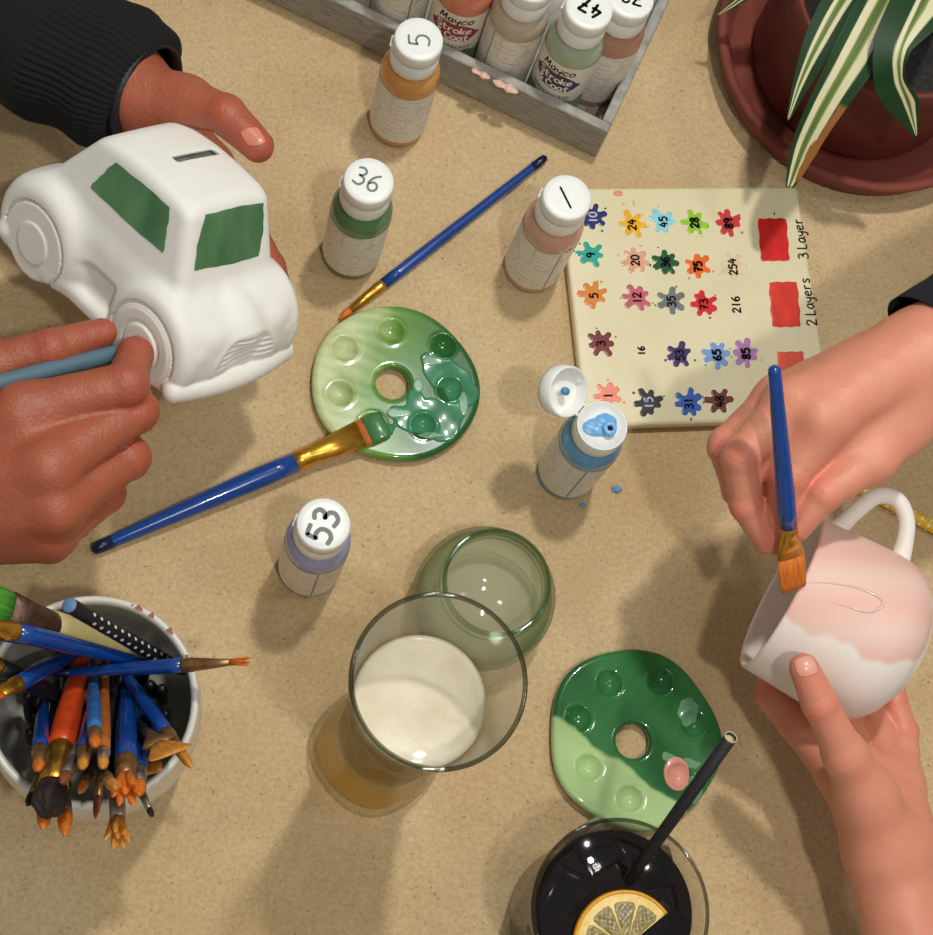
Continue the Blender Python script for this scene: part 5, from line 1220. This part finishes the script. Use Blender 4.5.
brush(W3(184, 336, 114), W3(-120, 412, 176), 'grey blue handled paintbrush in the hand painting the white car', None, hr=.0046, tr=.003, fl=.019, hl=.0062, fw=.0026, hair='pale_tip', fer='clear_ferrule', han=mat('grey blue lacquer', lin(86, 114, 128), .35, var=.08), bands=False)

# right-hand person: brush hand
Cc = Hand()
Cc.p((1060, 280, 178, 27), (1010, 306, 180, 25), (928, 352, 180, 21), k=12)
Cc.p((928, 340, 178, 17), (778, 398, 166, 11.5), k=10); Cc.p((928, 348, 182, 19), (792, 402, 182, 12), k=10); Cc.p((925, 356, 184, 19), (820, 418, 188, 12), k=10)
Cc.p((922, 366, 180, 19), (900, 424, 172, 15), (874, 460, 174, 11), k=9)
Cc.p((905, 398, 174, 17), (846, 446, 172, 11), k=9); Cc.p((830, 420, 182, 12), (800, 452, 174, 10), k=8); Cc.p((806, 416, 176, 11), (766, 462, 164, 9), k=8); Cc.p((846, 446, 170, 11), (815, 486, 162, 8), k=8)
Cc.f((822, 424, 184, 12), (789, 476, 172, 10), (782, 512, 160, 8.6), (783, 542, 147, 7))
Cc.f((790, 404, 180, 11.5), (741, 456, 173, 9.8), (746, 504, 158, 8.4), (767, 541, 146, 7))
Cc.f((776, 400, 166, 11), (726, 446, 157, 9.2), (738, 490, 140, 8), (765, 528, 130, 7))
Cc.f((774, 400, 150, 10), (740, 438, 131, 8), (754, 474, 117, 7), (772, 500, 112, 6.4))
Cc.f((874, 461, 175, 10), (824, 494, 172, 8.8), (797, 528, 162, 7.0))
# mug hand
D = Hand()
D.p((945, 1090, 62, 29), (925, 985, 62, 26), (888, 860, 70, 21), k=12)
D.p((888, 850, 72, 19), (842, 776, 68, 13), k=10); D.p((890, 848, 68, 19), (862, 772, 58, 13), k=10); D.p((895, 845, 66, 18), (886, 775, 54, 12), k=10); D.p((900, 840, 66, 18), (904, 788, 56, 11), k=10)
D.p((882, 845, 76, 19), (866, 796, 92, 15), (846, 756, 110, 11), k=9)
D.f((845, 755, 111, 10.5), (820, 704, 128, 9), (804, 668, 137, 7.6))
D.f((840, 774, 68, 11.5), (793, 722, 56, 9.3), (770, 696, 48, 8.2), (772, 668, 44, 7.2))
D.f((862, 770, 58, 11.5), (838, 700, 40, 9.3), (836, 650, 34, 8.2), (832, 612, 34, 7.4))
D.f((886, 774, 54, 11), (872, 700, 38, 9), (872, 650, 34, 8), (870, 615, 36, 7.2))
D.f((904, 786, 56, 10), (903, 732, 46, 8.4), (893, 700, 48, 7.6), (890, 672, 50, 6.8))
orgR = P(880, 600, .1)
pr_ = person('person', [Cc, D], skinR, 'person painting a tilted white mug pink with a flat blue brush', orgR)
Cc.build(); D.build()
nail(D, ((793, 660), (811, 655), (819, 672), (800, 678)), pr_, orgR, mat('fair nail', lin(232, 164, 142), .28, coat=.2))
path = [P(934, 338, .178), P(965, 325, .178), P(1010, 304, .18), P(1120, 250, .175), np.array((.66, .47, .18)), np.array((.78, .40, .26)), np.array((.90, .28, .42))]; path = smoothprof(path, 6); n_ = len(path)
v, f = tube([q-orgR for q in path], [.0265+.030*i/n_ for i in range(n_)], 64, cap=False); V = np.array(v); upv = im(-.35, -1)
for i in range(4):
    for k in range(64):
        q = V[i*64+k]-(path[i]-orgR); V[i*64+k] += -im(1, -.45)*(4-i)/4*(q@upv)*.35
mesh_obj('sleeve', V, f, mat('black knit sleeve', lin(16, 18, 26), .9, bump=.3, bscale=600), pr_, label='black sleeve edge')
for (pth, r0, r1, m_s, par_, org_) in (([P(-78, 514, .115), P(-130, 545, .108), P(-260, 640, .104), np.array((-.44, .06, .13)), np.array((-.60, .12, .22)), np.array((-.74, .22, .40))], .0325, .058, slv, pl, orgL),
        ([P(926, 1020, .062), P(945, 1090, .062), np.array((.47, -.10, .068)), np.array((.55, -.22, .12)), np.array((.66, -.28, .24)), np.array((.78, -.26, .42))], .0335, .058, mat('black knit sleeve of the far arm', lin(16, 18, 26), .9, bump=.3, bscale=600), pr_, orgR)):
    q = smoothprof(pth, 8); n_ = len(q); v, f = tube([a-org_ for a in q], [r0+(r1-r0)*i/(n_-1)+.0012*math.sin(i*1.1)*(i > 2)-.003*math.exp(-i/1.2) for i in range(n_)], 72)
    mesh_obj('sleeve', v, f, m_s, par_, label='black sleeve')
mb = MB(); ax = P(928, 352, .18)-P(1010, 306, .18); mt = np.array(frame(ax))[:3, :3]; c_ = P(932, 350, .18)
for k in range(90):
    a = 2*pi*k/90; q = mt @ np.array([.0226*math.cos(a), .0226*math.sin(a), 0])+c_-orgR
    vv, ff = lathe([(0, -.0007), (.0007, -.0003), (.0007, .0003), (0, .0007)], 8); mb.add([q+np.array(w)*1.0 for w in vv], ff)
mb.obj('bracelet', mat('fine metal chain', lin(196, 160, 140), .3, metal=.9), pr_, label='fine beaded bracelet')
brush(W3(794, 590, 139), W3(774, 366, 236), 'blue paintbrush with flat orange bristles in the hand painting the mug', None, hr=.0046, tr=.0032, fl=.019, hl=.0215, kind='flat', hw=.0074, hair='orange_hair', fer='gold', tailcap=False, side=(1, .2, 0))
